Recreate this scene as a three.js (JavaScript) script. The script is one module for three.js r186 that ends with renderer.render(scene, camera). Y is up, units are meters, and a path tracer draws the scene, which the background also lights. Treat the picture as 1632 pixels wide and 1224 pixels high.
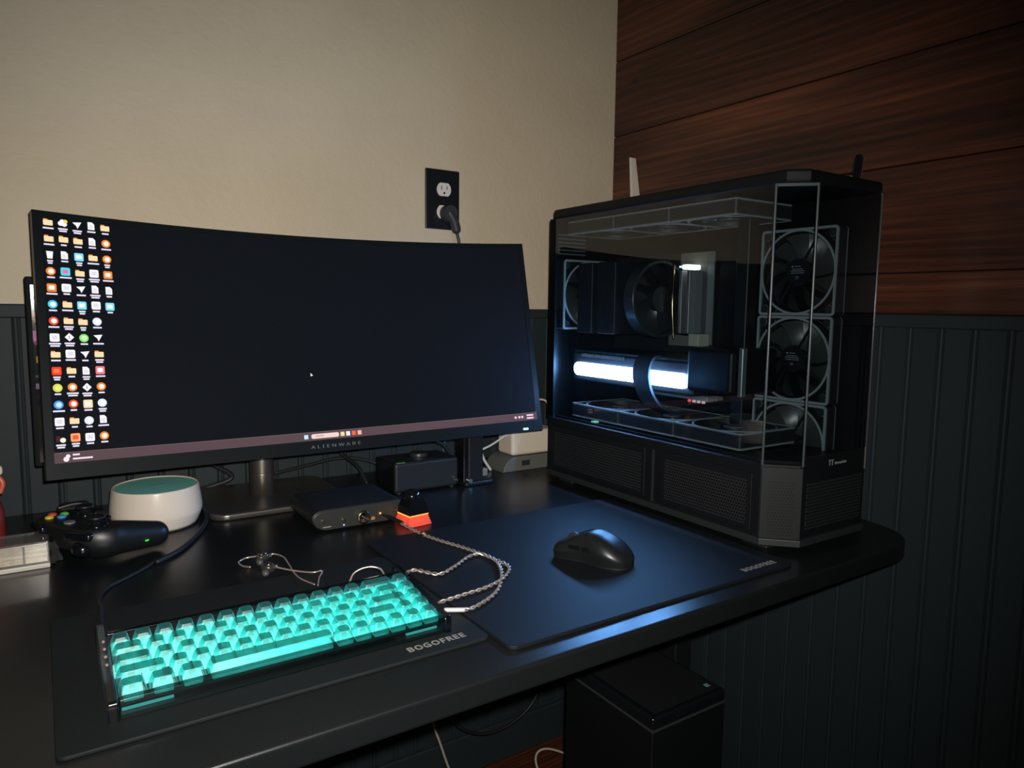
import * as THREE from 'three';
import { RoundedBoxGeometry } from 'three/addons/geometries/RoundedBoxGeometry.js';
import { TextGeometry } from 'three/addons/geometries/TextGeometry.js';
import { FontLoader } from 'three/addons/loaders/FontLoader.js';
import { mergeGeometries, toCreasedNormals } from 'three/addons/utils/BufferGeometryUtils.js';
import { RectAreaLightUniformsLib } from 'three/addons/lights/RectAreaLightUniformsLib.js';
import { MarchingCubes } from 'three/addons/objects/MarchingCubes.js';

// ---------------------------------------------------------------- camera, light, exposure
const D = 0.775;                                  // height of the desk top; x runs along the beige wall, z away from it
const WZ = -1.42, WX = 1.239;                     // the two walls that meet in the corner
const scene = new THREE.Scene();
scene.background = new THREE.Color(0x000000);
const renderer = new THREE.WebGLRenderer({ antialias: true });
renderer.toneMapping = THREE.LinearToneMapping;
renderer.toneMappingExposure = 1.0;
renderer.shadowMap.enabled = true;
RectAreaLightUniformsLib.init();
const camera = new THREE.PerspectiveCamera(2 * Math.atan(612 / 1139) * 180 / Math.PI, 4 / 3, 0.02, 30);
camera.position.set(0, D + 0.35, 0);
camera.up.set(0.049, 0.994, -0.096);
camera.lookAt(0.548, D + 0.35 - 0.107, -0.829);

const lin0 = (r, g, b) => new THREE.Color().setRGB(r, g, b);
const flash = new THREE.SpotLight(lin0(1, 0.94, 0.885), 4.75, 0, 0.92, 1.0, 2);     // the telephone's flash beside its lens
flash.position.set(0.012, D + 0.372, 0.004);
flash.target.position.set(0.012 + 0.426, D + 0.372 - 0.166, 0.004 - 0.889);
flash.castShadow = true; flash.shadow.radius = 0.3; flash.shadow.mapSize.set(2048, 2048); flash.shadow.camera.near = 0.05;
scene.add(flash, flash.target);

// ---------------------------------------------------------------- helpers
function rng(seed) { let s = seed >>> 0; return () => { s = (s + 0x6D2B79F5) >>> 0; let t = s; t = Math.imul(t ^ (t >>> 15), t | 1); t ^= t + Math.imul(t ^ (t >>> 7), t | 61); return ((t ^ (t >>> 14)) >>> 0) / 4294967296; }; }
const names = {};
function numbered(n) { const k = names[n] = (names[n] ?? -1) + 1; return k ? `${n}_${String(k).padStart(3, '0')}` : n; }
const mat = (color, roughness = 0.5, metalness = 0, more = {}) => new THREE.MeshPhysicalMaterial({ color, roughness, metalness, ...more });
const lin = (r, g, b) => new THREE.Color().setRGB(r, g, b);
const baseOf = new WeakMap();
function thing(name, label, category, [x, y, z] = [0, 0, 0], group) {        // a Group at the thing's base; y is counted from the desk top
  const o = new THREE.Group(); o.name = numbered(name); o.position.set(x, y + D, z); o.userData = { label, category };
  if (group) o.userData.group = group;
  baseOf.set(o, [x, y, z]); scene.add(o); return o;
}
function put(name, geo, m, parent, pos, rot) {                               // a part placed in its parent's own axes
  const o = new THREE.Mesh(geo, m); o.name = name; o.castShadow = o.receiveShadow = true;
  if (pos) o.position.set(...pos); if (rot) o.rotation.set(...rot);
  parent.add(o); return o;
}
function part(name, geo, m, parent) {                                        // a part whose geometry is given in desk coordinates
  let r = parent; while (!baseOf.has(r)) r = r.parent;
  const b = baseOf.get(r); geo.translate(-b[0], -b[1], -b[2]); return put(name, geo, m, parent);
}
function single(name, geo, m, label, category, group) {                      // a thing that is one mesh, geometry in desk coordinates
  geo.computeBoundingBox(); const c = new THREE.Vector3(); geo.boundingBox.getCenter(c); c.y = geo.boundingBox.min.y;
  geo.translate(-c.x, -c.y, -c.z);
  const o = new THREE.Mesh(geo, m); o.name = numbered(name); o.position.set(c.x, c.y + D, c.z); o.castShadow = o.receiveShadow = true;
  o.userData = { label, category }; if (group) o.userData.group = group; scene.add(o); return o;
}
function struct(name, geo, m) { const o = geo ? new THREE.Mesh(geo, m) : new THREE.Group(); o.name = name; o.userData = { kind: 'structure' }; if (geo) o.castShadow = o.receiveShadow = true; scene.add(o); return o; }
const norm = g => { g = g.index ? g.toNonIndexed() : g; for (const k of Object.keys(g.attributes)) if (!['position', 'normal', 'uv'].includes(k)) g.deleteAttribute(k); if (!g.attributes.uv) g.setAttribute('uv', new THREE.BufferAttribute(new Float32Array(g.attributes.position.count * 2), 2)); if (!g.attributes.normal) g.computeVertexNormals(); return g; };
const merge = list => mergeGeometries(list.map(norm));
const bx = (x0, x1, y0, y1, z0, z1, r = 0, seg = 2) => {
  const w = x1 - x0, h = y1 - y0, d = z1 - z0;
  const g = r ? new RoundedBoxGeometry(w, h, d, seg, Math.min(r, w / 2.01, h / 2.01, d / 2.01)) : new THREE.BoxGeometry(w, h, d);
  return g.translate((x0 + x1) / 2, (y0 + y1) / 2, (z0 + z1) / 2);
};
const cyl = (x, y, z, r, h, axis = 'y', r2 = r, seg = 28) => { const g = new THREE.CylinderGeometry(r2, r, h, seg); if (axis === 'x') g.rotateZ(-Math.PI / 2); if (axis === 'z') g.rotateX(Math.PI / 2); return g.translate(x, y, z); };
const tube = (pts, r, n = 60, rad = 8) => { const g = new THREE.TubeGeometry(new THREE.CatmullRomCurve3(pts.map(p => new THREE.Vector3(...p)), false, 'centripetal'), n, r, rad, false);
  const ends = [pts[0], pts[pts.length - 1]].map(p => new THREE.SphereGeometry(r, rad, 5).translate(...p)); return merge([g, ...ends]); };
const lathe = (prof, x, y, z, seg = 56) => new THREE.LatheGeometry(prof.map(p => new THREE.Vector2(...p)), seg).translate(x, y, z);
function metricUV(g) {                                                       // uv in metres on the plane each face looks along
  g = norm(g); const p = g.attributes.position, n = g.attributes.normal, uv = g.attributes.uv;
  for (let i = 0; i < p.count; i++) { const a = Math.abs(n.getX(i)), b = Math.abs(n.getY(i)), c = Math.abs(n.getZ(i));
    if (b >= a && b >= c) uv.setXY(i, p.getX(i), p.getZ(i)); else if (a >= c) uv.setXY(i, p.getZ(i), p.getY(i)); else uv.setXY(i, p.getX(i), p.getY(i)); }
  return g;
}
function roundRect(w, h, r, cx = 0, cy = 0, S = THREE.Shape) { const s = new S(), x = cx - w / 2, y = cy - h / 2; s.moveTo(x + r, y); s.lineTo(x + w - r, y); s.absarc(x + w - r, y + r, r, -Math.PI / 2, 0); s.lineTo(x + w, y + h - r); s.absarc(x + w - r, y + h - r, r, 0, Math.PI / 2); s.lineTo(x + r, y + h); s.absarc(x + r, y + h - r, r, Math.PI / 2, Math.PI); s.lineTo(x, y + r); s.absarc(x + r, y + r, r, Math.PI, Math.PI * 1.5); return s; }
const extr = (shape, depth, bevel = 0, seg = 2, curve = 24) => new THREE.ExtrudeGeometry(shape, { depth: depth - 2 * bevel, bevelEnabled: bevel > 0, bevelSize: bevel, bevelThickness: bevel, bevelOffset: -bevel, bevelSegments: seg, curveSegments: curve }).translate(0, 0, bevel);
// noise and textures
const hash = (x, y, s) => { let h = Math.imul(x, 374761393) ^ Math.imul(y, 668265263) ^ Math.imul(s, 2147483647 ^ 0x9e3779b9); h = Math.imul(h ^ (h >>> 13), 1274126177); return ((h ^ (h >>> 16)) >>> 0) / 4294967296; };
function vn(x, y, s, px = 0, py = 0) { const xi = Math.floor(x), yi = Math.floor(y), f = x - xi, g = y - yi, a = f * f * (3 - 2 * f), b = g * g * (3 - 2 * g); const W = (i, p) => p ? ((i % p) + p) % p : i; const h = (i, j) => hash(W(i, px), W(j, py), s); return (h(xi, yi) * (1 - a) + h(xi + 1, yi) * a) * (1 - b) + (h(xi, yi + 1) * (1 - a) + h(xi + 1, yi + 1) * a) * b; }
function fbm(x, y, s, o, px = 0, py = 0) { let v = 0, a = 0.5, n = 0; for (let k = 0; k < o; k++) { v += a * vn(x, y, s + k * 17, px, py); n += a; a /= 2; x *= 2; y *= 2; px *= 2; py *= 2; } return v / n; }
function dataTex(w, h, f, srgb = true) { const d = new Uint8Array(w * h * 4); for (let j = 0; j < h; j++) for (let i = 0; i < w; i++) { const c = f(i, j), k = (j * w + i) * 4; d[k] = c[0]; d[k + 1] = c[1]; d[k + 2] = c[2]; d[k + 3] = 255; }
  const t = new THREE.DataTexture(d, w, h); t.magFilter = THREE.LinearFilter; t.minFilter = THREE.LinearMipmapLinearFilter; t.generateMipmaps = true; t.wrapS = t.wrapT = THREE.RepeatWrapping; if (srgb) t.colorSpace = THREE.SRGBColorSpace; t.needsUpdate = true; return t; }
function canvasTex(w, h, draw) { const c = document.createElement('canvas'); c.width = w; c.height = h; draw(c.getContext('2d'), w, h); const t = new THREE.CanvasTexture(c); t.colorSpace = THREE.SRGBColorSpace; t.anisotropy = 8; return t; }
function rep(t, u, v, ou = 0, ov = 0) { const c = t.clone(); c.repeat.set(u, v); c.offset.set(ou, ov); c.needsUpdate = true; return c; }
const font = await new FontLoader().loadAsync('fonts/droid/droid_sans_bold.typeface.json');
const fontR = await new FontLoader().loadAsync('fonts/droid/droid_sans_regular.typeface.json');
function text(s, size, depth, f = font, width) { const g = new TextGeometry(s, { font: f, size, depth, curveSegments: 4 }); g.computeBoundingBox(); const b = g.boundingBox; g.translate(-(b.min.x + b.max.x) / 2, -(b.min.y + b.max.y) / 2, 0); if (width) g.scale(width / (b.max.x - b.min.x), 1, 1); return g; }

// ---------------------------------------------------------------- materials
const plaster = dataTex(512, 512, (i, j) => { const v = 110 + 70 * fbm(i / 16, j / 16, 3, 3, 32, 32) + 50 * vn(i / 5, j / 5, 9, 0, 0) * 0.4; return [v, v, v]; }, false);
const paintTone = dataTex(256, 256, (i, j) => { const v = fbm(i / 32, j / 32, 21, 4, 8, 8) * 10 - 5; return [199 + v, 186 + v, 160 + v]; });
const M = {};
M.wall = mat(0xffffff, 0.62, 0, { map: rep(paintTone, 1.1, 1.1), bumpMap: rep(plaster, 3.2, 3.2), bumpScale: 0.0021 });
M.plain = mat(lin(0.35, 0.31, 0.25), 0.8);
M.ceiling = mat(lin(0.5, 0.48, 0.44), 0.9);
M.bead = mat(lin(0.0178, 0.0262, 0.0282), 0.6, 0, { specularIntensity: 0.5 });
M.black = mat(lin(0.0055, 0.0068, 0.0075), 0.45);
M.softBlack = mat(lin(0.008, 0.0095, 0.0105), 0.6);
M.gloss = mat(lin(0.004, 0.005, 0.006), 0.16);
M.dark = mat(lin(0.018, 0.021, 0.024), 0.4);
M.grey = mat(lin(0.13, 0.14, 0.15), 0.45);
M.white = mat(lin(0.62, 0.58, 0.52), 0.35);
M.steel = mat(lin(0.45, 0.44, 0.42), 0.28, 0.9);
M.rubber = mat(lin(0.008, 0.0095, 0.0105), 0.55);
M.gold = mat(lin(0.75, 0.55, 0.3), 0.25, 1);
const glow = (r, g, b) => new THREE.MeshStandardMaterial({ color: 0x000000, emissive: lin(r, g, b), emissiveIntensity: 1, roughness: 0.6 });
const pane = (c, rough = 0.02, t = 1, more = {}) => new THREE.MeshPhysicalMaterial({ color: c, roughness: rough, transmission: t, thickness: 0, ior: 1.5, ...more });

// stained boards: long grain, growth rings, knots
function woodTex(seed, w, h, len, wide, tone) {
  const R = rng(seed), knots = []; const nk = 2 + Math.floor(R() * 4);
  for (let k = 0; k < nk; k++) knots.push([R() * len, (0.15 + R() * 0.7) * wide, 0.006 + R() * 0.008]);
  return dataTex(w, h, (i, j) => {
    const x = i / w * len, y = j / h * wide; let yy = y + 0.018 * (fbm(x * 1.6, y * 9, seed, 3) - 0.5), knot = 0;
    for (const [kx, ky, kr] of knots) { const dx = (x - kx) / 5, dy = y - ky, d = Math.sqrt(dx * dx + dy * dy); yy += Math.sign(dy) * kr * 1.1 * Math.exp(-d * d / (kr * kr * 3)); const e = Math.hypot((x - kx) / 1.5, dy); knot = Math.max(knot, Math.exp(-e * e / (kr * kr * 0.25))); }
    const ring = 0.5 + 0.5 * Math.sin(yy * 330 + 5 * fbm(x * 0.9, yy * 14, seed + 5, 2)), streak = fbm(x * 7, yy * 260, seed + 31, 3), cloud = fbm(x * 2.2, yy * 18, seed + 77, 3), fine = vn(x * 40, yy * 900, seed + 9);
    let v = 0.33 + 0.1 * Math.pow(ring, 2) + 0.34 * (streak - 0.5) + 0.62 * (cloud - 0.5) + 0.08 * (fine - 0.5); v = v * (1 - 0.75 * knot); v = Math.min(1, Math.max(0.05, v)) * tone;
    return [26 + 118 * v, 13 + 68 * v, 9 + 44 * v];
  });
}
const boardTex = [1, 2, 3, 4].map(k => woodTex(40 + k * 13, 2048, 256, 3.1, 0.18, [1, 0.88, 1.08, 0.95][k - 1]));
const boardMat = boardTex.map(t => mat(0xffffff, 0.42, 0, { map: t, bumpMap: t, bumpScale: 0.0004 }));
const floorTex = woodTex(7, 1024, 128, 1.2, 0.12, 1.0);
const floorMat = mat(0xffffff, 0.4, 0, { map: floorTex });

// ---------------------------------------------------------------- the room
{
  const floor = struct('floor', metricUV(new THREE.BoxGeometry(3.6, 0.1, 3.4).translate(-0.44, -0.056, 0.18)), mat(lin(0.03, 0.018, 0.012), 0.6));
  const g = new THREE.BoxGeometry(0.897, 0.006, 0.0785); const off = [0.1, 0.45, 0.75, 0.3];
  for (let r = 0; r < 16; r++) for (let c = 0; c < 3; c++) put('plank', g, floorMat, floor, [WX - 0.45 - c * 0.9 + (r % 2) * 0.0, -0.003, WZ + 0.04 + r * 0.08]);
  // beige wall over beadboard
  const wl = struct('wall_left', metricUV(new THREE.BoxGeometry(3.7, 2.6, 0.12).translate(WX - 1.75, 1.3, WZ - 0.06)), M.wall);
  const wr = struct('wall_right', new THREE.BoxGeometry(0.12, 2.6, 3.5).translate(WX + 0.085, 1.3, WZ + 1.7), M.softBlack);
  struct('wall_back', new THREE.BoxGeometry(3.7, 2.6, 0.12).translate(WX - 1.75, 1.3, 1.94), M.plain);
  struct('wall_far', new THREE.BoxGeometry(0.12, 2.6, 3.5).translate(-2.3, 1.3, WZ + 1.7), M.plain);
  struct('ceiling', new THREE.BoxGeometry(3.7, 0.12, 3.6).translate(WX - 1.75, 2.62, WZ + 1.7), M.ceiling);
  // one bead board: a flat, a bead between two grooves; 2 inches wide
  const topY = D + 0.323, w = 0.0508;
  const s = new THREE.Shape(); s.moveTo(0, 0); s.lineTo(0, 0.0065); s.lineTo(0.0012, 0.009); s.lineTo(0.0392, 0.009); s.lineTo(0.0404, 0.0065); s.lineTo(0.0412, 0.0055); s.absarc(0.0449, 0.0055, 0.0036, Math.PI, 0, true); s.lineTo(0.0492, 0.0055); s.lineTo(0.0506, 0.0065); s.lineTo(0.0506, 0);
  const board = extr(s, topY - 0.1, 0, 1, 5).rotateX(-Math.PI / 2).rotateY(0);            // profile in x and -z, height along y
  board.translate(0, 0.1, 0); const gx = board.clone(); gx.scale(1, 1, -1);               // face towards +z
  { const ix = gx.attributes.position, nn = ix.count; const a = ix.array, b = gx.attributes.normal.array; for (let t = 0; t < nn; t += 3) for (const q of [a, b]) for (let k = 0; k < 3; k++) { const v = q[(t + 1) * 3 + k]; q[(t + 1) * 3 + k] = q[(t + 2) * 3 + k]; q[(t + 2) * 3 + k] = v; } gx.computeVertexNormals(); }
  for (let k = -32; k < 15; k++) { const x = 0.476 - 0.0449 + k * w; if (x + w < WX + 0.001) put('board', gx, M.bead, wl, [x, 0, WZ]); }
  for (let k = -15; k < 22; k++) { const z = -0.681 + 0.0449 + k * w; if (z - w > WZ - 0.02) put('board', gx, M.bead, wr, [WX + 0.0, 0, z], [0, -Math.PI / 2, 0]); }
  // cap rails and skirting
  struct('trim_1', bx(-2.2, WX - 0.001, topY, topY + 0.0225, WZ, WZ + 0.016, 0.003), M.bead);
  struct('trim_2', bx(WX - 0.016, WX, topY, topY + 0.0225, WZ + 0.017, 1.8, 0.003), M.bead);
  struct('baseboard_left', bx(-2.2, WX - 0.016, 0.0, 0.1, WZ, WZ + 0.018, 0.004), M.bead);
  struct('baseboard_right', bx(WX - 0.018, WX, 0.0, 0.1, WZ + 0.019, 1.8, 0.004), M.bead);
  // stained planks laid along the other wall
  for (let k = 0; k < 9; k++) {
    const y0 = k === 0 ? D + 0.3455 : D + 0.416 + (k - 1) * 0.182, y1 = Math.min(D + 0.416 + k * 0.182, 2.56), len = 3.1;
    const g = norm(new RoundedBoxGeometry(0.02, y1 - y0 - 0.0016, len, 2, 0.0022)); const p = g.attributes.position, uv = g.attributes.uv;
    for (let i = 0; i < p.count; i++) uv.setXY(i, (p.getZ(i) + len / 2) / len * 0.998 + 0.001, (p.getY(i) + (k === 0 ? -0.055 : 0)) / 0.182 + 0.5);
    put('plank', g, boardMat[k % 4], wr, [WX + 0.01, (y0 + y1) / 2, WZ + len / 2]);
  }
}

// ---------------------------------------------------------------- desk
{
  const grain = dataTex(512, 512, (i, j) => { const v = 120 + 90 * (fbm(i / 64, j / 4, 5, 4, 8, 128) - 0.5) + 30 * (hash(i, j, 4) - 0.5); return [v, v, v]; }, false);
  M.desk = mat(lin(0.0062, 0.0076, 0.0082), 0.31, 0, { bumpMap: rep(grain, 2, 2), bumpScale: 0.00012 });
  const t = thing('desk', 'long black desk with a rounded right end along the walls', 'desk', [0, -D, -0.97]);
  const s = new THREE.Shape(); s.moveTo(-1.15, 0.5515); s.lineTo(1.045, 0.5515); s.bezierCurveTo(1.10, 0.5515, 1.128, 0.572, 1.14, 0.615); s.lineTo(1.15, 0.66); s.lineTo(1.15, 1.40); s.lineTo(-1.15, 1.40); s.lineTo(-1.15, 0.5515);
  const g = new THREE.ExtrudeGeometry(s, { depth: 0.019, bevelEnabled: true, bevelSize: 0.004, bevelThickness: 0.004, bevelSegments: 4, curveSegments: 20 }); g.rotateX(-Math.PI / 2); g.translate(0, -0.023, 0);
  part('tabletop', metricUV(g), M.desk, t);
  for (const x of [-0.98, 1.0]) {
    part('leg', bx(x - 0.022, x + 0.022, -D + 0.02, -0.028, -0.955, -0.905, 0.004), M.black, t);
    part('foot', bx(x - 0.025, x + 0.025, -D, -D + 0.022, -1.26, -0.66, 0.004), M.black, t);
    part('bracket', bx(x - 0.03, x + 0.03, -0.046, -0.027, -1.25, -0.68, 0.003), M.black, t);
  }
  part('crossbar', bx(-0.96, 0.98, -0.062, -0.03, -0.95, -0.91, 0.003), M.black, t);
}

// ---------------------------------------------------------------- mats on the desk
const weave = dataTex(256, 256, (i, j) => { const v = 128 + 60 * Math.sin(i * Math.PI / 2 + 0.4) * Math.sin(j * Math.PI / 2 + 0.4) + 40 * (hash(i, j, 8) - 0.5); return [v, v, v]; }, false);
M.mat = mat(lin(0.0085, 0.0105, 0.0112), 0.62, 0, { specularIntensity: 0.35, bumpMap: rep(weave, 12, 12), bumpScale: 0.0002 });
M.pad = mat(lin(0.0062, 0.0082, 0.0108), 0.55, 0, { specularIntensity: 0.35, bumpMap: rep(weave, 12, 12), bumpScale: 0.0002 });
M.print = mat(lin(0.2, 0.195, 0.18), 0.7);
{
  const flat = (x0, x1, z0, z1, h, r) => { const g = extr(roundRect(x1 - x0, z1 - z0, r, (x0 + x1) / 2, -(z0 + z1) / 2), h, 0.0009); g.rotateX(-Math.PI / 2); return metricUV(g); };
  const t = thing('desk_mat', 'black desk mat lying under the glowing keyboard', 'desk mat', [0.188, 0, -0.757]);
  part('cloth', flat(-0.006, 0.3825, -0.899, -0.614, 0.0035, 0.008), M.mat, t);
  part('lettering', text('BOGOFREE', 0.0095, 0.0002, font, 0.066).rotateX(-Math.PI / 2).rotateY(0.02).translate(0.328, 0.0035, -0.632), M.print, t);
  const p = thing('mouse_pad', 'black mouse pad lit blue beside the tower computer', 'mouse pad', [0.62, 0, -0.775]);
  part('cloth', flat(0.3855, 0.853, -0.970, -0.579, 0.0045, 0.01), M.pad, p);
  part('lettering', text('BOGOFREE', 0.0095, 0.0002, font, 0.066).rotateX(-Math.PI / 2).translate(0.800, 0.0045, -0.597), M.print, p);
}

// ---------------------------------------------------------------- curved main monitor
{
  const W = 0.815, H = 0.3706, R = 1.9417;
  const t = thing('curved_monitor', 'wide curved monitor showing desktop icons on a black screen', 'monitor', [0.4032, 0.285, -1.1937]);
  t.rotation.set(-0.2199, -0.0029, 0, 'YXZ'); baseOf.set(t, [0, 0, 0]);
  const at = (s, ty, d) => { const a = s * W / 2 / R; return [(R + d) * Math.sin(a), ty * H / 2, R - (R + d) * Math.cos(a)]; };     // d: depth behind the front face
  function sheet(s0, s1, t0, t1, d, n = 40, m = 1, flip = false) { const pos = [], uv = [], ix = []; for (let j = 0; j <= m; j++) for (let i = 0; i <= n; i++) { const u = i / n, v = j / m, s = s0 + (s1 - s0) * u, y = t0 + (t1 - t0) * v; pos.push(...at(s, y, typeof d === 'function' ? d(s, y) : d)); uv.push(u, v); }
    for (let j = 0; j < m; j++) for (let i = 0; i < n; i++) { const a = j * (n + 1) + i, b = a + 1, c = a + n + 1, e = c + 1; flip ? ix.push(a, c, b, b, c, e) : ix.push(a, b, c, b, e, c); }
    const g = new THREE.BufferGeometry(); g.setAttribute('position', new THREE.Float32BufferAttribute(pos, 3)); g.setAttribute('uv', new THREE.Float32BufferAttribute(uv, 2)); g.setIndex(ix); g.computeVertexNormals(); return g; }
  function slab(s0, s1, t0, t1, d0, d1, n = 40) { const m = 6; const f = sheet(s0, s1, t0, t1, d0, n, m), b = sheet(s0, s1, t0, t1, d1, n, m, true), rim = [];
    const D1 = (s, y) => typeof d1 === 'function' ? d1(s, y) : d1; const quad = (a, b2, c, e) => rim.push(...a, ...b2, ...c, ...b2, ...e, ...c);
    for (let i = 0; i < n; i++) { const sa = s0 + (s1 - s0) * i / n, sb = s0 + (s1 - s0) * (i + 1) / n; quad(at(sb, t1, d0), at(sb, t1, D1(sb, t1)), at(sa, t1, d0), at(sa, t1, D1(sa, t1))); quad(at(sa, t0, d0), at(sa, t0, D1(sa, t0)), at(sb, t0, d0), at(sb, t0, D1(sb, t0))); }
    for (let j = 0; j < m; j++) { const ya = t0 + (t1 - t0) * j / m, yb = t0 + (t1 - t0) * (j + 1) / m; quad(at(s0, yb, d0), at(s0, yb, D1(s0, yb)), at(s0, ya, d0), at(s0, ya, D1(s0, ya))); quad(at(s1, ya, d0), at(s1, ya, D1(s1, ya)), at(s1, yb, d0), at(s1, yb, D1(s1, yb))); }
    const g = new THREE.BufferGeometry(); g.setAttribute('position', new THREE.Float32BufferAttribute(rim, 3)); g.computeVertexNormals(); return merge([f, b, g]); }
  const shell = mat(lin(0.006, 0.008, 0.0086), 0.3, 0, { specularIntensity: 0.6 });
  put('back_cover', slab(-0.998, 0.998, -0.99, 0.995, 0.004, (s, y) => 0.013 + 0.014 * Math.pow(Math.max(0, 1 - Math.pow(Math.abs(s), 4)), 0.7) * Math.max(0, 1 - Math.pow(Math.abs(y), 4))), shell, t);
  put('bezel', slab(-1, 1, 0.958, 1, 0, 0.012), shell, t);
  put('bezel', slab(-1, -0.9755, -0.884, 0.958, 0, 0.012, 2), shell, t);
  put('bezel', slab(0.9755, 1, -0.884, 0.958, 0, 0.012, 2), shell, t);
  const chin = put('chin', slab(-1, 1, -1, -0.884, 0, 0.012), shell, t);
  const tx = text('A L I E N W A R E', 0.0052, 0.0003, fontR, 0.086), tp = tx.attributes.position; tx.translate(0.006, -0.942 * H / 2, 0.0008);
  for (let i = 0; i < tp.count; i++) { const a = tp.getX(i) / R; tp.setXYZ(i, R * Math.sin(a), tp.getY(i), R * (1 - Math.cos(a)) + tp.getZ(i)); }
  put('lettering', tx, mat(lin(0.12, 0.13, 0.13), 0.5), chin);
  put('power_led', extr(roundRect(0.0115, 0.0045, 0.0022), 0.002, 0.0005).rotateY(-0.911 * W / 2 / R).translate(...at(0.911, -0.972, -0.001)), glow(0.55, 0.95, 1.0), chin);
  // what the screen shows: five columns of icons, a taskbar and the pointer
  const SX = 0.9755, T0 = -0.884, T1 = 0.958, cw = 2048, ch = 880;
  const px = s => (s + SX) / (2 * SX) * cw, py = y => (T1 - y) / (T1 - T0) * ch;
  const R2 = rng(5);
  const tex = canvasTex(cw, ch, g => {
    g.fillStyle = '#06080c'; g.fillRect(0, 0, cw, ch);
    const F = '#ffe2b0', E = '#ffffff', O = '#ff8a2a', C = '#7fe6ff', kinds = {
      folder: (x, y, c = F) => { g.fillStyle = '#ff9f45'; g.fillRect(x - 14, y - 12, 13, 6); g.fillStyle = c; g.beginPath(); g.roundRect(x - 15, y - 8, 30, 20, 3); g.fill(); },
      doc: (x, y) => { g.fillStyle = E; g.beginPath(); g.moveTo(x - 11, y - 15); g.lineTo(x + 4, y - 15); g.lineTo(x + 11, y - 7); g.lineTo(x + 11, y + 14); g.lineTo(x - 11, y + 14); g.fill(); g.fillStyle = '#c9c2d8'; for (let k = 0; k < 3; k++) g.fillRect(x - 7, y - 3 + k * 5, 13, 2); },
      ball: (x, y, c, d = E) => { g.fillStyle = c; g.beginPath(); g.arc(x, y, 15, 0, 7); g.fill(); g.fillStyle = d; g.beginPath(); g.arc(x + 1, y, 9, 0, 7); g.fill(); },
      tile: (x, y, c, d = E) => { g.fillStyle = c; g.beginPath(); g.roundRect(x - 15, y - 15, 30, 30, 5); g.fill(); g.fillStyle = d; g.beginPath(); g.roundRect(x - 9, y - 8, 18, 15, 3); g.fill(); },
      dart: (x, y) => { g.fillStyle = E; g.beginPath(); g.moveTo(x - 15, y - 9); g.lineTo(x + 15, y - 12); g.lineTo(x + 1, y + 14); g.lineTo(x - 3, y + 3); g.fill(); },
      gem: (x, y) => { g.fillStyle = E; g.beginPath(); g.moveTo(x, y - 16); g.lineTo(x + 15, y); g.lineTo(x, y + 15); g.lineTo(x - 15, y); g.fill(); g.fillStyle = '#b9a7c4'; g.fillRect(x - 2, y - 6, 4, 11); } };
    const rows = ['folder cloud dart doc folder', 'folder folder folder doc ballO', 'bin doc tileC folder ballO', 'ballO tileT folder tileE tileO', 'tileO tileE dart doc doc', 'ballC folder tileC tileE tileC', 'ballR folder folder ballE', 'tileE gem ballG dart', 'folder tileE dart folder', 'tileR folder doc tileP', 'ballY ballO gem ballO', 'ballB ballR tileF ballE', 'tileE folder ballE doc', 'dot tileO2 tileE ballO'];
    rows.forEach((r, j) => r.split(' ').forEach((k, i) => {
      const x = px(-0.954 + 0.0433 * i + 0.0), y = py(0.918 - 0.125 * j + (i % 2) * 0.004);
      if (k === 'folder' || k === 'doc' || k === 'dart' || k === 'gem') kinds[k](x, y);
      else if (k === 'cloud') { g.fillStyle = E; for (const [a, b, q] of [[-6, 2, 9], [5, 4, 9], [0, -5, 9]]) { g.beginPath(); g.arc(x + a, y + b, q, 0, 7); g.fill(); } g.fillStyle = '#ffe24a'; g.beginPath(); g.arc(x + 9, y - 7, 7, 0, 7); g.fill(); }
      else if (k === 'bin') { g.fillStyle = E; g.beginPath(); g.moveTo(x - 11, y - 13); g.lineTo(x + 11, y - 13); g.lineTo(x + 8, y + 14); g.lineTo(x - 8, y + 14); g.fill(); }
      else if (k === 'dot') { g.fillStyle = '#4a2320'; g.fillRect(x - 14, y - 10, 14, 20); g.fillStyle = '#f4ffe0'; g.beginPath(); g.arc(x + 7, y + 5, 9, 0, 7); g.fill(); }
      else if (k.startsWith('ball')) kinds.ball(x, y, { O, R: '#ff5226', C: '#48d4f0', E: '#e6efff', G: '#8af070', Y: '#d8e05a', B: '#4aa8f0' }[k[4]], k[4] === 'G' ? '#d6ffc4' : k[4] === 'Y' ? '#eef08a' : k[4] === 'B' ? '#d4f0ff' : E);
      else kinds.tile(x, y, { C, T: '#40e8f0', E, O, R: '#ff3d20', P: '#ff7a86', F: '#ffe2b0', 'O2': '#ffb070' }[k.slice(4)], k === 'tileE' ? '#e8e2f2' : k === 'tileT' ? '#ff6fb0' : k === 'tileO2' ? '#ff5a3c' : k === 'tileR' ? '#ff7a50' : E);
      g.fillStyle = '#f4ecff'; const two = R2() < 0.35, w = 18 + R2() * 20; g.fillRect(x - w / 2, y + 19, w, 6); if (two) g.fillRect(x - w * 0.4, y + 27, w * 0.8, 6);
    }));
    const tb = py(-0.806); g.fillStyle = '#5b474c'; g.fillRect(0, tb, cw, ch); g.fillStyle = '#75625f'; g.fillRect(0, tb, cw, 2);
    const ty = py(-0.845); g.fillStyle = '#ffeef6'; g.beginPath(); g.arc(36, ty + 6, 9, 0, 7); g.arc(42, ty - 4, 7, 0, 7); g.fill(); g.fillRect(56, ty - 11, 22, 6); g.fillRect(56, ty + 3, 62, 6);
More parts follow.
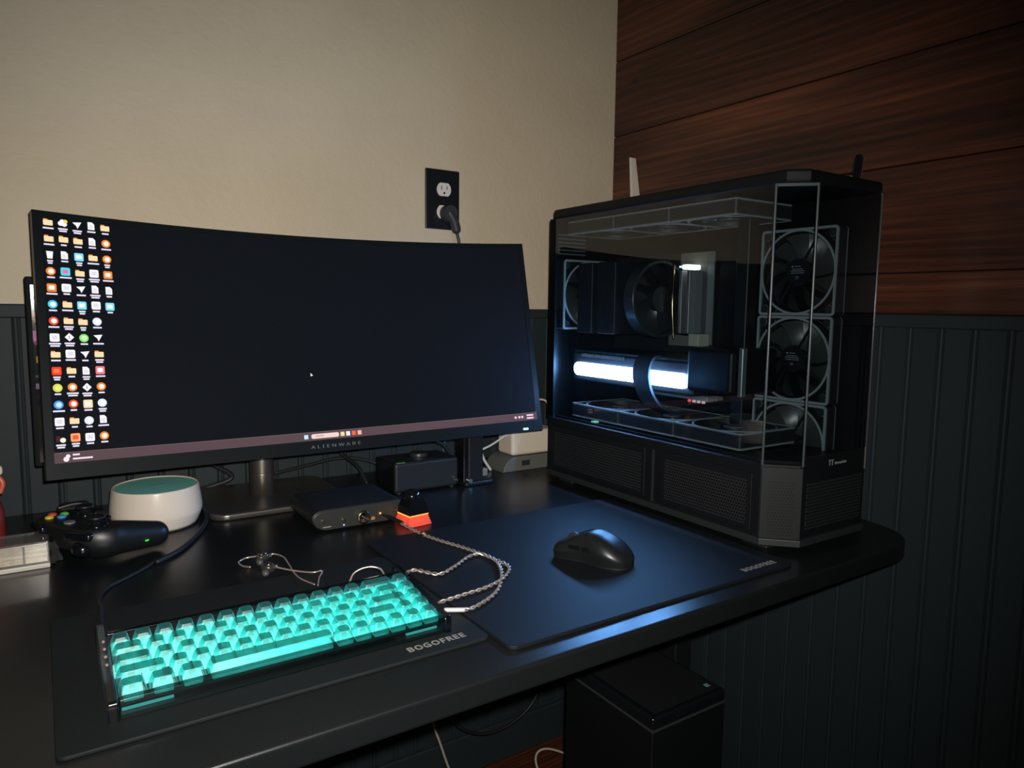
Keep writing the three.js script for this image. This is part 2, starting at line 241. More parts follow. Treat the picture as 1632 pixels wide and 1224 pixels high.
    g.fillStyle = '#bfefff'; g.fillRect(px(-0.106) - 9, ty - 8, 18, 18); g.fillStyle = '#f3d9d2'; g.beginPath(); g.roundRect(px(-0.085), ty - 9, px(0.032) - px(-0.085), 20, 8); g.fill(); g.fillStyle = '#c7a9a4'; g.fillRect(px(-0.066), ty - 2, 34, 5);
    [['#f7dca0', 0.047], ['#f4f2ff', 0.071], ['#ff6450', 0.096], ['#ffb9a4', 0.121]].forEach(([c, s]) => { g.fillStyle = c; g.fillRect(px(s) - 9, ty - 9, 18, 19); });
    g.fillStyle = '#ffd6ee'; g.fillRect(px(0.925), ty - 10, 36, 8); g.fillRect(px(0.925), ty + 4, 36, 8); for (const s of [0.868, 0.887, 0.902]) { g.beginPath(); g.arc(px(s), ty, 6, 0, 7); g.fill(); }
    const mx = px(-0.066), my = py(-0.27); g.fillStyle = '#ffffff'; g.beginPath(); g.moveTo(mx, my); g.lineTo(mx, my + 17); g.lineTo(mx + 4, my + 13); g.lineTo(mx + 11, my + 12); g.fill();
  });
  const scr = new THREE.MeshPhysicalMaterial({ color: lin(0.006, 0.007, 0.009), roughness: 0.14, emissive: 0xffffff, emissiveMap: tex, emissiveIntensity: 1.0 });
  put('screen', sheet(-SX, SX, T0, T1, 0.0008, 60, 8), scr, t);
}
{
  const t = thing('monitor_arm', 'black upright monitor post with feet right of the black dial box', 'monitor stand', [0.69, 0, -1.205]);
  part('base', bx(0.678, 0.742, 0, 0.008, -1.255, -1.185, 0.003), M.black, t);
  part('post', bx(0.676, 0.6885, 0.006, 0.2, -1.225, -1.19, 0.003), M.gloss, t);
  part('post', bx(0.690, 0.724, 0.006, 0.2, -1.225, -1.195, 0.003), M.black, t);
  part('bracket', bx(0.668, 0.716, 0.18, 0.24, -1.225, -1.188, 0.004), M.black, t);
  part('screw', cyl(0.689, 0.011, -1.187, 0.004, 0.006, 'z'), M.steel, t);
}
// ---------------------------------------------------------------- second monitor, mostly hidden behind the curved one
{
  const t = thing('flat_monitor', 'flat monitor on a round metal pole, mostly hidden behind the curved monitor', 'monitor', [0.318, 0, -1.298]);
  const bz = mat(lin(0.008, 0.0105, 0.011), 0.7, 0, { specularIntensity: 0.15 });
  part('housing', bx(-0.0155, 0.575, 0.103, 0.386, -1.286, -1.266, 0.003), bz, t);
  const tex = canvasTex(1024, 512, (g, w, h) => { const R = rng(12); g.fillStyle = '#2a2622'; g.fillRect(0, 0, w, h);
    for (let k = 0; k < 500; k++) { const y = R() * h, f = y < h * 0.55 ? 1 : 0.25; g.fillStyle = `rgba(${Math.floor(f * (90 + R() * 150))},${Math.floor(f * (80 + R() * 110))},${Math.floor(f * (70 + R() * 130))},0.8)`; g.fillRect(R() * w - 20, y, 10 + R() * 60, 6 + R() * 26); } g.fillStyle = '#e8e2da'; g.fillRect(0, 0, w, 14); });
  const s = put('screen', new THREE.PlaneGeometry(0.577, 0.264), new THREE.MeshPhysicalMaterial({ color: 0x050505, roughness: 0.08, specularIntensity: 0.5, emissive: 0xffffff, emissiveMap: tex, emissiveIntensity: 0.55 }), t, [0.2800 - 0.318, 0.242, -1.2655 + 1.298]);
  const metal = mat(lin(0.16, 0.145, 0.125), 0.34, 0.85);
  part('pole', lathe([[0, 0], [0.0212, 0], [0.0212, 0.0405], [0.0204, 0.0412], [0.0204, 0.0424], [0.0212, 0.0431], [0.0212, 0.15], [0, 0.15]], 0.3215, 0.008, -1.298), metal, t);
  part('mount', bx(0.285, 0.351, 0.14, 0.24, -1.302, -1.284, 0.004), M.black, t);
  const b = extr(roundRect(0.235, 0.205, 0.028), 0.011, 0.0038, 3); b.rotateX(-Math.PI / 2); b.translate(0.333, 0, -1.292);
  part('base', b, mat(lin(0.1, 0.095, 0.085), 0.36, 0.7), t);
}

// ---------------------------------------------------------------- tower computer
{
  const t = thing('tower_computer', 'black glass-sided tower computer with a glowing white light bar inside', 'computer', [0.96, 0, -0.8875]);
  const X0 = 0.86, X1 = 1.058, ZB = -1.17, ZF = -0.605, CH = 0.04, Y0 = 0.02, YS = 0.128, YG = 0.524, YT = 0.542;
  const plan = (x0, x1, zb, zf, ch) => { const s = new THREE.Shape(); s.moveTo(x0, -zb); s.lineTo(x0, -(zf - ch)); s.lineTo(x0 + ch, -zf); s.lineTo(x1, -zf); s.lineTo(x1, -zb); s.closePath(); return s; };
  const slab = (s, y0, y1, bevel = 0) => { const g = extr(s, y1 - y0, bevel); g.rotateX(-Math.PI / 2); g.translate(0, y0, 0); return g; };
  const body = mat(lin(0.0035, 0.0045, 0.0056), 0.5, 0, { specularIntensity: 0.6 }), panel = mat(lin(0.005, 0.006, 0.0075), 0.45, 0, { specularIntensity: 0.6 }), frameM = mat(lin(0.0035, 0.0045, 0.0055), 0.5, 0, { specularIntensity: 0.4 });
  // perforated sheet: holes finer than the picture shows singly
  const holes = dataTex(64, 64, (i, j) => { const a = Math.hypot(((i + (j > 31 ? 16 : 0)) % 32) - 15.5, (j % 32) - 15.5); const v = a < 10 ? 4 : 38; return [v, v + 2, v + 4]; });
  const mesh = mat(0xffffff, 0.4, 0.2, { map: rep(holes, 100, 100), bumpMap: rep(holes, 100, 100), bumpScale: 0.0008 });
  part('base', slab(plan(X0 + 0.004, X1, ZB, ZF - 0.004, CH), Y0, YS, 0.001), body, t);
  part('shroud_top', slab(plan(X0 + 0.012, X1, ZB + 0.006, ZF - 0.012, CH), YS, YS + 0.004), panel, t);
  for (const [z0, z1] of [[-1.152, -0.885], [-0.846, -0.662]]) {
    const v = part('vent_panel', bx(X0 + 0.001, X0 + 0.006, 0.026, 0.112, z0, z1, 0.001), panel, t);
    part('mesh', metricUV(bx(X0 - 0.0002, X0 + 0.003, 0.034, 0.101, z0 + 0.01, z1 - 0.008)), mesh, v);
  }
  part('divider', bx(X0 + 0.0005, X0 + 0.006, 0.022, 0.112, -0.8665, -0.864), M.dark, t);
  { const L = CH * Math.SQRT2, g = new RoundedBoxGeometry(L, 0.105, 0.004, 2, 0.001).rotateY(-Math.PI / 4).translate(X0 + CH / 2, 0.073, ZF - CH / 2);
    const v = part('corner_panel', g, mat(lin(0.0105, 0.0135, 0.0135), 0.5, 0, { specularIntensity: 0.5 }), t);
    const m2 = metricUV(new THREE.BoxGeometry(L * 0.62, 0.078, 0.004)).rotateY(-Math.PI / 4).translate(X0 + CH / 2 - 0.0005, 0.066, ZF - CH / 2 + 0.0005); part('mesh', m2, mat(lin(0.38, 0.42, 0.42), 0.5, 0, { specularIntensity: 0.5, map: rep(dataTex(64, 64, (i, j) => { const a = Math.hypot(((i + (j > 31 ? 16 : 0)) % 32) - 15.5, (j % 32) - 15.5), v = a < 10 ? 26 : 48; return [v, v + 3, v + 3]; }), 110, 110) }), v); }
  { const v = part('front_panel', bx(X0 + CH, X1, Y0 + 0.002, YS + 0.012, ZF - 0.005, ZF - 0.001, 0.001), body, t);
    part('mesh', metricUV(bx(X0 + CH + 0.012, X1 - 0.008, 0.034, 0.102, ZF - 0.003, ZF + 0.0002)), mesh, v);
    part('lettering', merge([text('TT', 0.0085, 0.0003).translate(0.968, 0.127, ZF - 0.0008), text('thermaltake', 0.0042, 0.0003, font, 0.03).translate(0.992, 0.1255, ZF - 0.0008)]), mat(lin(0.16, 0.18, 0.18), 0.5), v); }
  part('bottom_rail', slab(plan(X0 - 0.003, X1, ZB + 0.01, ZF + 0.003, CH), 0.010, Y0 + 0.0006, 0.0015), mat(lin(0.013, 0.016, 0.0165), 0.5), t);
  for (const [x, z] of [[X0 + 0.03, ZB + 0.05], [X1 - 0.03, ZB + 0.05], [X0 + 0.035, ZF - 0.06], [X1 - 0.02, ZF - 0.035]]) part('foot', bx(x - 0.018, x + 0.018, 0, 0.0105, z - 0.022, z + 0.022, 0.002), M.rubber, t);
  // frame round the glass
  part('top_panel', slab(plan(X0 + 0.001, X1, ZB + 0.012, ZF - 0.002, CH * 0.55), YG, YT, 0.004), frameM, t);
  part('top_vent', slab(plan(X0 + 0.02, X1 - 0.02, ZB + 0.05, ZF - 0.04, 0.01), YT, YT + 0.002), M.softBlack, t);
  part('back_panel', merge([bx(X0, X0 + 0.006, YS, YG, ZB, ZB + 0.02), bx(X0 + 0.006, X1, 0.447, YG, ZB, ZB + 0.006), bx(X0 + 0.006, X1, YS, 0.305, ZB, ZB + 0.006), bx(X1 - 0.03, X1, 0.305, 0.447, ZB, ZB + 0.006)]), body, t);
  for (let k = 0; k < 6; k++) part('vent_slat', bx(X0 + 0.012, X0 + 0.085, 0.456 + k * 0.0075, 0.459 + k * 0.0075, ZB + 0.006, ZB + 0.009), M.grey, t);
  part('grille', metricUV(bx(X0 + 0.008, X0 + 0.02, 0.2, 0.3, ZB + 0.006, ZB + 0.0085)), mesh, t);
  part('fan_grille', metricUV(bx(X0 + 0.006, X1 - 0.03, 0.303, 0.449, ZB + 0.0005, ZB + 0.003)), mesh, t);
  part('right_panel', bx(X1 - 0.004, X1, YS, YG, ZB, ZF - 0.004), body, t);
  part('tray', bx(1.034, 1.038, YS + 0.004, YG, ZB + 0.006, -0.815), panel, t);
  const G = pane(lin(0.46, 0.52, 0.54), 0.015), edge = mat(lin(0.035, 0.047, 0.05), 0.3);
  part('side_glass', new THREE.PlaneGeometry(ZF - CH - ZB - 0.004, YG - YS - 0.004).rotateY(-Math.PI / 2).translate(X0, (YG + YS) / 2 + 0.001, (ZB + ZF - CH) / 2), G, t);
  { const L = CH * Math.SQRT2 - 0.004; const g = part('corner_glass', new THREE.PlaneGeometry(L, YG - YS - 0.004).rotateY(-Math.PI / 4).translate(X0 + CH / 2, (YG + YS) / 2 + 0.001, ZF - CH / 2), G, t);
    part('edge_strip', cyl(X0 + 0.001, (YG + YS) / 2, ZF - CH, 0.0019, YG - YS, 'y', 0.0019, 10), edge, g);
    part('edge_strip', cyl(X0 + CH, (YG + YS) / 2, ZF - 0.001, 0.0019, YG - YS, 'y', 0.0019, 10), edge, g);
    part('edge_strip', new THREE.BoxGeometry(L, 0.004, 0.003).rotateY(-Math.PI / 4).translate(X0 + CH / 2, YG - 0.002, ZF - CH / 2), edge, g); }
  const fg = part('front_glass', new THREE.PlaneGeometry(X1 - X0 - CH, YG - YS - 0.016).translate((X1 + X0 + CH) / 2, (YG + YS) / 2 + 0.006, ZF), G, t);
  part('edge_strip', cyl(X1 - 0.001, (YG + YS) / 2 - 0.01, ZF - 0.001, 0.0016, YG - YS + 0.02, 'y', 0.0016, 10), mat(lin(0.2, 0.2, 0.19), 0.18, 0.6), fg);
  // fans: 140 mm, axis along their own z
  const FS = 0.138, frame = (() => { const o = roundRect(FS, FS, 0.006); o.holes.push(roundRect(FS - 0.011, FS - 0.011, 0.003, 0, 0, THREE.Path)); const r = new THREE.Shape(); r.absarc(0, 0, FS / 2 - 0.001, 0, Math.PI * 2); const h = new THREE.Path(); h.absarc(0, 0, FS / 2 - 0.0055, 0, Math.PI * 2); r.holes.push(h);
    const list = [extr(o, 0.024, 0.0008, 1), extr(r, 0.024, 0.0006, 1, 40)]; for (const a of [-1, 1]) for (const b of [-1, 1]) list.push(cyl(a * 0.0585, b * 0.0585, 0.012, 0.0065, 0.024, 'z', 0.0065, 12)); return merge(list).translate(0, 0, -0.012); })();
  const rim = (() => { const o = roundRect(FS, FS, 0.006); o.holes.push(roundRect(FS - 0.008, FS - 0.008, 0.003, 0, 0, THREE.Path)); const r = new THREE.Shape(); r.absarc(0, 0, FS / 2 - 0.001, 0, Math.PI * 2); const h = new THREE.Path(); h.absarc(0, 0, FS / 2 - 0.0046, 0, Math.PI * 2); r.holes.push(h); const list = [extr(o, 0.0032), extr(r, 0.0026, 0, 1, 40)]; for (const a of [-1, 1]) for (const b of [-1, 1]) list.push(cyl(a * 0.0585, b * 0.0585, 0.0006, 0.0068, 0.0012, 'z', 0.0068, 12)); return merge(list).translate(0, 0, -0.0004); })(), frameDark = mat(lin(0.02, 0.023, 0.026), 0.45);
  const hub = merge([cyl(0, 0, -0.001, 0.023, 0.019, 'z', 0.022, 28)]), cap = cyl(0, 0, 0.0095, 0.017, 0.0012, 'z', 0.017, 24);
  const blades = (() => { const list = []; for (let k = 0; k < 9; k++) { const s = new THREE.PlaneGeometry(0.04, 0.03, 6, 3), p = s.attributes.position; for (let i = 0; i < p.count; i++) { const r = 0.022 + (p.getX(i) + 0.02), a = k * Math.PI * 2 / 9 + p.getY(i) / 0.03 * 0.55 + (r - 0.022) * 9, z = p.getY(i) * 0.5 + 0.0012; p.setXYZ(i, Math.cos(a) * r, Math.sin(a) * r, z); } s.computeVertexNormals(); list.push(s); } return merge(list); })();
  const strutG = [0, 1, 2, 3].map(k => new THREE.BoxGeometry(0.046, 0.003, 0.003).translate(0.043, 0, 0.0105).rotateZ(Math.PI / 4 + k * Math.PI / 2 + 0.25));
  const fanM = mat(lin(0.32, 0.35, 0.36), 0.45), bladeM = mat(lin(0.045, 0.05, 0.047), 0.32), hubM = mat(lin(0.012, 0.014, 0.018), 0.4);
  const ltex = canvasTex(256, 256, g => { g.fillStyle = '#10141c'; g.fillRect(0, 0, 256, 256); g.fillStyle = '#8d939a'; g.font = 'bold 34px sans-serif'; g.textAlign = 'center'; g.fillText('CE', 128, 88); for (const [y, w] of [[116, 150], [136, 160], [154, 120], [182, 70]]) g.fillRect(128 - w / 2, y, w, 7); g.fillRect(176, 176, 22, 16); });
  const labM = mat(0xffffff, 0.5, 0, { map: ltex });
  const fan = (x, y, z, rx, ry, label = false, strut = true) => { const f = new THREE.Group(); f.name = 'case_fan'; f.position.set(x - 0.96, y, z + 0.8875); f.rotation.set(rx, ry, 0); t.add(f);
    put('frame', frame, frameDark, f); put('blades', blades, bladeM, f); put('hub', hub, hubM, f); put('rim', rim, fanM, f, [0, 0, 0.0101]); put('rim', rim, fanM, f, [0, 0, -0.0125]); if (strut) for (const q of strutG) put('strut', q, hubM, f); if (label) put('sticker', new THREE.CircleGeometry(0.0205, 28), labM, f, [0, 0, 0.0108], [0, 0, Math.PI]); else put('hub_cap', cap, M.grey, f, [0, 0, 0]); return f; };
  for (let k = 0; k < 3; k++) fan(1.028, 0.411 - k * 0.139, -0.7145 - 0.0015 * k, 0, -Math.PI / 2, true);         // column beside the board, facing the glass
  fan(0.94, 0.376, -1.148, 0, 0, false, false);                                                                    // at the back
  for (let k = 0; k < 3; k++) fan(0.9505, 0.149, -1.048 + k * 0.1385, -Math.PI / 2, 0, false, false);              // on the shroud
  for (let k = 0; k < 3; k++) fan(0.9505, 0.505, -1.075 + k * 0.1385, Math.PI / 2, 0, false, false);               // under the top
  // motherboard with memory
  const board = part('motherboard', bx(1.029, 1.033, 0.19, 0.455, ZB + 0.008, -0.893), M.dark, t);
  const tan = mat(lin(0.2, 0.19, 0.15), 0.5);
  part('board_edge', bx(1.0275, 1.0292, 0.285, 0.4552, -0.9085, -0.893), mat(lin(0.2, 0.21, 0.21), 0.45, 0.2), board); part('board_edge', bx(1.0275, 1.0292, 0.428, 0.4552, -0.975, -0.909), tan, board); part('board_edge', bx(1.0275, 1.0292, 0.28, 0.3, -1.0, -0.909), tan, board);
  part('heatsink', bx(1.005, 1.029, 0.37, 0.45, ZB + 0.012, -1.115, 0.003), M.dark, board);
  part('heatsink', bx(1.012, 1.029, 0.2, 0.235, -1.03, -0.905, 0.003), mat(lin(0.5, 0.5, 0.5), 0.4, 0.5), board);
  for (let k = 0; k < 2; k++) part('memory_module', bx(0.995, 1.03, 0.305, 0.421, -0.9475 + k * 0.019, -0.9405 + k * 0.019, 0.001), mat(lin(0.3, 0.31, 0.32), 0.35, 0.6), board);
  part('memory_slot', bx(1.018, 1.03, 0.3, 0.425, -0.9535, -0.949), M.black, board);
  part('board_led', bx(0.994, 1.0272, 0.4225, 0.4315, -0.9405, -0.9245, 0.002), glow(3.2, 3.2, 3.0), board);
  part('board_led', bx(1.02, 1.0275, 0.428, 0.4315, -0.972, -0.965), glow(1.6, 1.8, 2.2), board);
  part('plug', bx(1.0, 1.03, 0.282, 0.305, -0.925, -0.9, 0.002), mat(lin(0.5, 0.48, 0.42), 0.5), board);
  part('power_cable', tube([[1.0, 0.432, -0.966], [0.996, 0.40, -0.962], [0.99, 0.375, -0.9575], [0.99, 0.34, -0.9565], [0.995, 0.295, -0.956]], 0.0022), M.gold, board);
  // processor cooler: two finned towers and a fan
  const ck = part('cpu_cooler', bx(0.895, 1.0, 0.301, 0.437, -1.062, -1.012, 0.003), M.softBlack, t);
  part('fin_stack', bx(0.895, 1.0, 0.301, 0.437, -1.122, -1.078, 0.003), M.softBlack, ck);
  for (let k = 0; k < 9; k++) part('fin', bx(0.8925, 0.996, 0.305, 0.433, -1.060 + k * 0.0052, -1.0588 + k * 0.0052), M.dark, ck);
  { const ring = new THREE.Shape(); ring.absarc(0, 0, 0.0725, 0, Math.PI * 2); const h = new THREE.Path(); h.absarc(0, 0, 0.066, 0, Math.PI * 2); ring.holes.push(h); const f = extr(ring, 0.026, 0.001, 1, 40).translate(0.9725, 0.368, -0.994); part('cooler_fan', f, mat(lin(0.03, 0.034, 0.04), 0.35), ck);
    part('blades', blades.clone().scale(1.06, 1.06, 0.8).translate(0.9725, 0.368, -0.981), mat(lin(0.022, 0.026, 0.03), 0.3), ck); part('hub', cyl(0.9725, 0.368, -0.977, 0.0245, 0.018, 'z', 0.0235), mat(lin(0.02, 0.024, 0.028), 0.35), ck); part('clip', bx(1.02, 1.03, 0.41, 0.43, -1.0, -0.985, 0.002), M.grey, ck); }
  // graphics card with its light bar
  const gc = part('graphics_card', bx(0.898, 1.026, 0.206, 0.262, -1.135, -0.815, 0.004), mat(lin(0.02, 0.022, 0.026), 0.4), t);
  part('backplate', bx(0.9, 1.026, 0.262, 0.267, -1.135, -0.8, 0.001), M.dark, gc);
  part('fin_row', (() => { const l = []; for (let k = 0; k < 26; k++) l.push(new THREE.BoxGeometry(0.002, 0.006, 0.0022).translate(0.897, 0.2575, -1.105 + k * 0.0048)); return merge(l); })(), M.grey, gc);
  part('support_block', bx(0.886, 1.0, 0.216, 0.288, -0.822, -0.728, 0.008, 3), mat(lin(0.005, 0.006, 0.007), 0.45, 0, { specularIntensity: 0.5 }), t);
  part('support_post', bx(0.96, 0.985, 0.16, 0.5, -0.79, -0.765, 0.003), M.black, t);
  const bar = (() => { const s = roundRect(0.302, 0.0255, 0.0125); return extr(s, 0.006, 0.001).rotateY(-Math.PI / 2).translate(0.898, 0.23, -0.9745); })();
  part('light_bar', bar, glow(12, 19, 33), gc);
  { const c = new THREE.CatmullRomCurve3([[0.905, 0.268, 0], [0.884, 0.264, 0], [0.874, 0.24, 0], [0.876, 0.205, 0.008], [0.893, 0.18, 0.018], [0.94, 0.166, 0.034], [0.985, 0.164, 0.05]].map(p => new THREE.Vector3(...p))), pts = c.getPoints(36), pos = [];      // flat cable: a band as wide as the card is tall
    const sec = [[-0.0025, -0.0195], [0.0025, -0.0195], [0.0025, 0.0195], [-0.0025, 0.0195]], at = (k, q) => { const p = pts[k], d = pts[Math.min(k + 1, 36)].clone().sub(pts[Math.max(k - 1, 0)]).normalize(); return [p.x - d.y * sec[q][0], p.y + d.x * sec[q][0], p.z + sec[q][1] - 0.913]; };
    for (let k = 0; k < 36; k++) for (let q = 0; q < 4; q++) { const a = at(k, q), b = at(k, (q + 1) % 4), e = at(k + 1, q), f = at(k + 1, (q + 1) % 4); pos.push(...a, ...b, ...e, ...b, ...f, ...e); }
    const g = new THREE.BufferGeometry(); g.setAttribute('position', new THREE.Float32BufferAttribute(pos, 3)); g.computeVertexNormals(); part('power_cable', g, mat(lin(0.008, 0.009, 0.01), 0.6), gc); }
  part('bracket', bx(0.898, 0.91, 0.214, 0.292, -0.727, -0.7175, 0.003), mat(lin(0.3, 0.33, 0.36), 0.35, 0.7), t);
  part('lower_card', bx(0.985, 1.028, 0.186, 0.196, -1.0, -0.86, 0.002), mat(lin(0.35, 0.36, 0.37), 0.4, 0.3), t);
  for (let k = 0; k < 4; k++) part('status_led', bx(0.984, 0.988, 0.182, 0.186, -0.905 + k * 0.011, -0.900 + k * 0.011), k ? glow(0.8, 0.55, 0.6) : glow(1.6, 0.1, 0.2), t);
  part('power_led', bx(0.875, 0.885, 0.1325, 0.1345, -1.047, -1.036), glow(0.3, 0.9, 0.8), t);
  const lamp = new THREE.RectAreaLight(lin(0.14, 0.42, 1.0), 175, 0.3, 0.024); lamp.position.set(0.8905, D + 0.23, -0.9745); lamp.lookAt(0, D + 0.23, -0.9745); scene.add(lamp);
  // antenna and dongle
  const an = extr((() => { const s = new THREE.Shape(); s.moveTo(-0.017, 0); s.lineTo(0.017, 0.002); s.lineTo(-0.0155 + 0.001, 0.165); s.lineTo(-0.029, 0.165); s.closePath(); return s; })(), 0.006, 0.001);
  part('antenna', an.rotateY(0.0).translate(1.112, 0.509, -1.19), mat(lin(0.55, 0.5, 0.42), 0.5), t);
  part('antenna_joint', bx(1.04, 1.12, 0.498, 0.512, -1.195, -1.168, 0.003), M.black, t);
}
{
  const g = extr(roundRect(0.016, 0.036, 0.002), 0.008, 0.0008).rotateZ(-0.33).rotateY(0.3).translate(1.006, 0.5575, -0.62);
  const t = thing('usb_dongle', 'black receiver stick standing on top of the tower computer', 'dongle', [1.006, 0.542, -0.62]);
  part('stick', g, M.gloss, t); part('trim_line', extr(roundRect(0.0012, 0.034, 0.0004), 0.0088).rotateZ(-0.33).translate(0.0075, 0, -0.0002).rotateY(0.3).translate(1.006, 0.5575, -0.62), M.steel, t);
  part('plug', bx(1.0, 1.009, 0.5415, 0.5465, -0.624, -0.616), M.steel, t);
}

// ---------------------------------------------------------------- keyboard
{
  const OX = 0.0345, OZ = -0.645, W = 0.3155, DEP = 0.137, TILT = 0.115, yb = 0.0035;
  const t = thing('keyboard', 'compact translucent keyboard glowing teal on the desk mat', 'keyboard', [OX + W / 2, yb, OZ - DEP / 2]); 
  const acr = pane(lin(0.4, 0.52, 0.52), 0.16, 1), deep = mat(lin(0.01, 0.014, 0.015), 0.4);
  const side = () => { const s = new THREE.Shape(); s.moveTo(0, 0); s.lineTo(0.0, 0.012); s.quadraticCurveTo(0, 0.0175, -0.004, 0.0178); s.lineTo(-DEP + 0.004, 0.0178 + (DEP - 0.004) * Math.tan(TILT)); s.quadraticCurveTo(-DEP, 0.033, -DEP, 0.028); s.lineTo(-DEP, 0); s.closePath(); return s; };
  const wall = (x0, x1) => extr(side(), x1 - x0, 0.0012).rotateY(Math.PI / 2).scale(1, 1, -1).translate(x0, yb, OZ);
  const fix = g => { g = norm(g); for (const q of ['position', 'normal', 'uv']) { const a = g.attributes[q], n = a.itemSize, r = a.array; for (let i = 0; i < a.count; i += 3) for (let k = 0; k < n; k++) { const v = r[(i + 1) * n + k]; r[(i + 1) * n + k] = r[(i + 2) * n + k]; r[(i + 2) * n + k] = v; } } g.computeVertexNormals(); return g; };
  part('case_side', fix(wall(OX - 0.003, OX + 0.005)), acr, t); part('case_side', fix(wall(OX + W - 0.005, OX + W + 0.003)), acr, t);
  part('case_front', bx(OX + 0.005, OX + W - 0.005, yb, yb + 0.0185, OZ - 0.0085, OZ - 0.001, 0.002), acr, t);
  part('case_back', bx(OX + 0.005, OX + W - 0.005, yb, yb + 0.024, OZ - DEP + 0.001, OZ - DEP + 0.008, 0.002), acr, t);
  part('case_bottom', bx(OX + 0.004, OX + W - 0.004, yb, yb + 0.003, OZ - DEP + 0.004, OZ - 0.004), deep, t);
  const K = (x, y, z) => { const c = Math.cos(TILT), s = Math.sin(TILT); return [x - W / 2, y * c + z * s + 0.0085, -(z * c) + y * s + DEP / 2 - 0.0085]; };     // x from the left, y above the plate, z from the front row back
  const plate = put('plate', new THREE.BoxGeometry(W - 0.012, 0.0016, DEP - 0.018), deep, t, K(W / 2, -0.0006, (DEP - 0.018) / 2), [TILT, 0, 0]);
  const capM = new THREE.MeshPhysicalMaterial({ color: lin(0.36, 0.86, 0.83), roughness: 0.45, transmission: 1, thickness: 0, ior: 1.5 });
  const topM = new THREE.MeshPhysicalMaterial({ color: lin(0.16, 0.42, 0.4), roughness: 0.4, transmission: 1, thickness: 0, ior: 1.5 }), ledM = glow(0.9, 5.2, 5.0), stemM = new THREE.MeshPhysicalMaterial({ color: lin(0.4, 0.8, 0.78), roughness: 1, transmission: 0.6, thickness: 0 }), swM = new THREE.MeshPhysicalMaterial({ color: lin(0.62, 0.95, 0.92), roughness: 1, transmission: 0.75, thickness: 0 });
  const U = 0.01905, cache = {};
  function cap(u, row) { const key = u + '_' + row; if (cache[key]) return cache[key]; const w = u * U - 0.0019, d = U - 0.0019, h = 0.0098 + 0.0004 * row, tw = w - 0.0062, td = d - 0.0058, off = -0.0012, n = 5;      // open shell: rim below, dished top
    const ring = (ww, dd, y, oz, r) => { const p = []; const c = [[1, 1], [-1, 1], [-1, -1], [1, -1]]; c.forEach(([a, b], q) => { for (let k = 0; k < n; k++) { const an = q * Math.PI / 2 + k / (n - 1) * Math.PI / 2; p.push([a * (ww / 2 - r) + Math.cos(an) * r, y, -(b * (dd / 2 - r) + Math.sin(an) * r) + oz]); } }); return p; };
    const rings = [ring(w, d, 0, 0, 0.0012), ring(w - 0.0012, d - 0.0012, h * 0.3, off * 0.25, 0.0016), ring(tw + 0.0012, td + 0.0012, h - 0.0012, off, 0.0025), ring(tw, td, h, off, 0.0028), ring(tw * 0.72, td * 0.7, h - 0.0005, off, 0.003)], pos = []; const m = rings[0].length;
    for (let k = 0; k < rings.length - 1; k++) for (let i = 0; i < m; i++) { const a = rings[k][i], b = rings[k][(i + 1) % m], c = rings[k + 1][i], e = rings[k + 1][(i + 1) % m]; pos.push(...a, ...b, ...c, ...b, ...e, ...c); }
    const top = rings[rings.length - 1], lid = []; for (let i = 0; i < m; i++) lid.push(0, h - 0.0007, off, ...top[i], ...top[(i + 1) % m]); lid.push(...pos.splice((rings.length - 2) * m * 18));
    const geo = a => { const g = new THREE.BufferGeometry(); g.setAttribute('position', new THREE.Float32BufferAttribute(a, 3)); g.computeVertexNormals(); return toCreasedNormals(g, 0.5); }; return cache[key] = [geo(pos), geo(lid)]; }
  const rows = [[1.25, 1.25, 1.25, 6.25, 1, 1, 1, 1, 1, 1], [2.25, ...Array(10).fill(1), 1.75, 1, 1], [1.75, ...Array(11).fill(1), 2.25, 1], [1.5, ...Array(12).fill(1), 1.5, 1], [...Array(13).fill(1), 2, 1]];
  const led = new THREE.BoxGeometry(0.007, 0.0014, 0.006), sw = new RoundedBoxGeometry(0.0155, 0.0062, 0.0155, 1, 0.001), guide = new RoundedBoxGeometry(0.112, 0.0062, 0.0155, 1, 0.001), stem = new THREE.BoxGeometry(0.0055, 0.003, 0.0055);
  rows.forEach((r, j) => { let x = (W - 16 * U) / 2; r.forEach(u => { const cx = x + u * U / 2, cz = 0.0015 + (j + 0.5) * U; x += u * U;
    if (u > 3) { const h = put('light_guide', guide, swM, t, K(cx, 0.0036, cz), [TILT, 0, 0]); for (let k = -3; k <= 3; k++) put('led', led, ledM, h, [k * 0.0155, -0.0018, 0]); }
    else for (const dx of u > 1.6 ? [-0.0085, 0.0085] : [0]) { const h = put('switch', sw, swM, t, K(cx + dx, 0.0036, cz), [TILT, 0, 0]); put('led', led, ledM, h, [0, -0.0018, 0]); put('stem', stem, stemM, h, [0, 0.0044, 0]); }
    const [walls, lid] = cap(u, j); put('top', lid, topM, put('keycap', walls, capM, t, K(cx, 0.0048, cz), [TILT, 0, 0])); }); });
  for (const [x0, x1] of [[0.008, 0.048], [W - 0.045, W - 0.01]]) put('light_strip', new THREE.BoxGeometry(x1 - x0, 0.004, 0.003), glow(0.25, 1.2, 1.15), t, [(x0 + x1) / 2 - W / 2, 0.0055, DEP / 2 - 0.0115]);
  put('light_strip', new THREE.BoxGeometry(0.002, 0.003, 0.09), glow(0.04, 0.3, 0.75), t, [-W / 2 + 0.0065, 0.006, 0]);
  for (let k = 0; k < 4; k++) put('indicator_led', new THREE.SphereGeometry(0.0013, 8, 6), glow(1.2, 0.5, 0.4), t, [-W / 2 + 0.0015, 0.0262 - k * 0.0017, -DEP / 2 + 0.03 + k * 0.0135]);
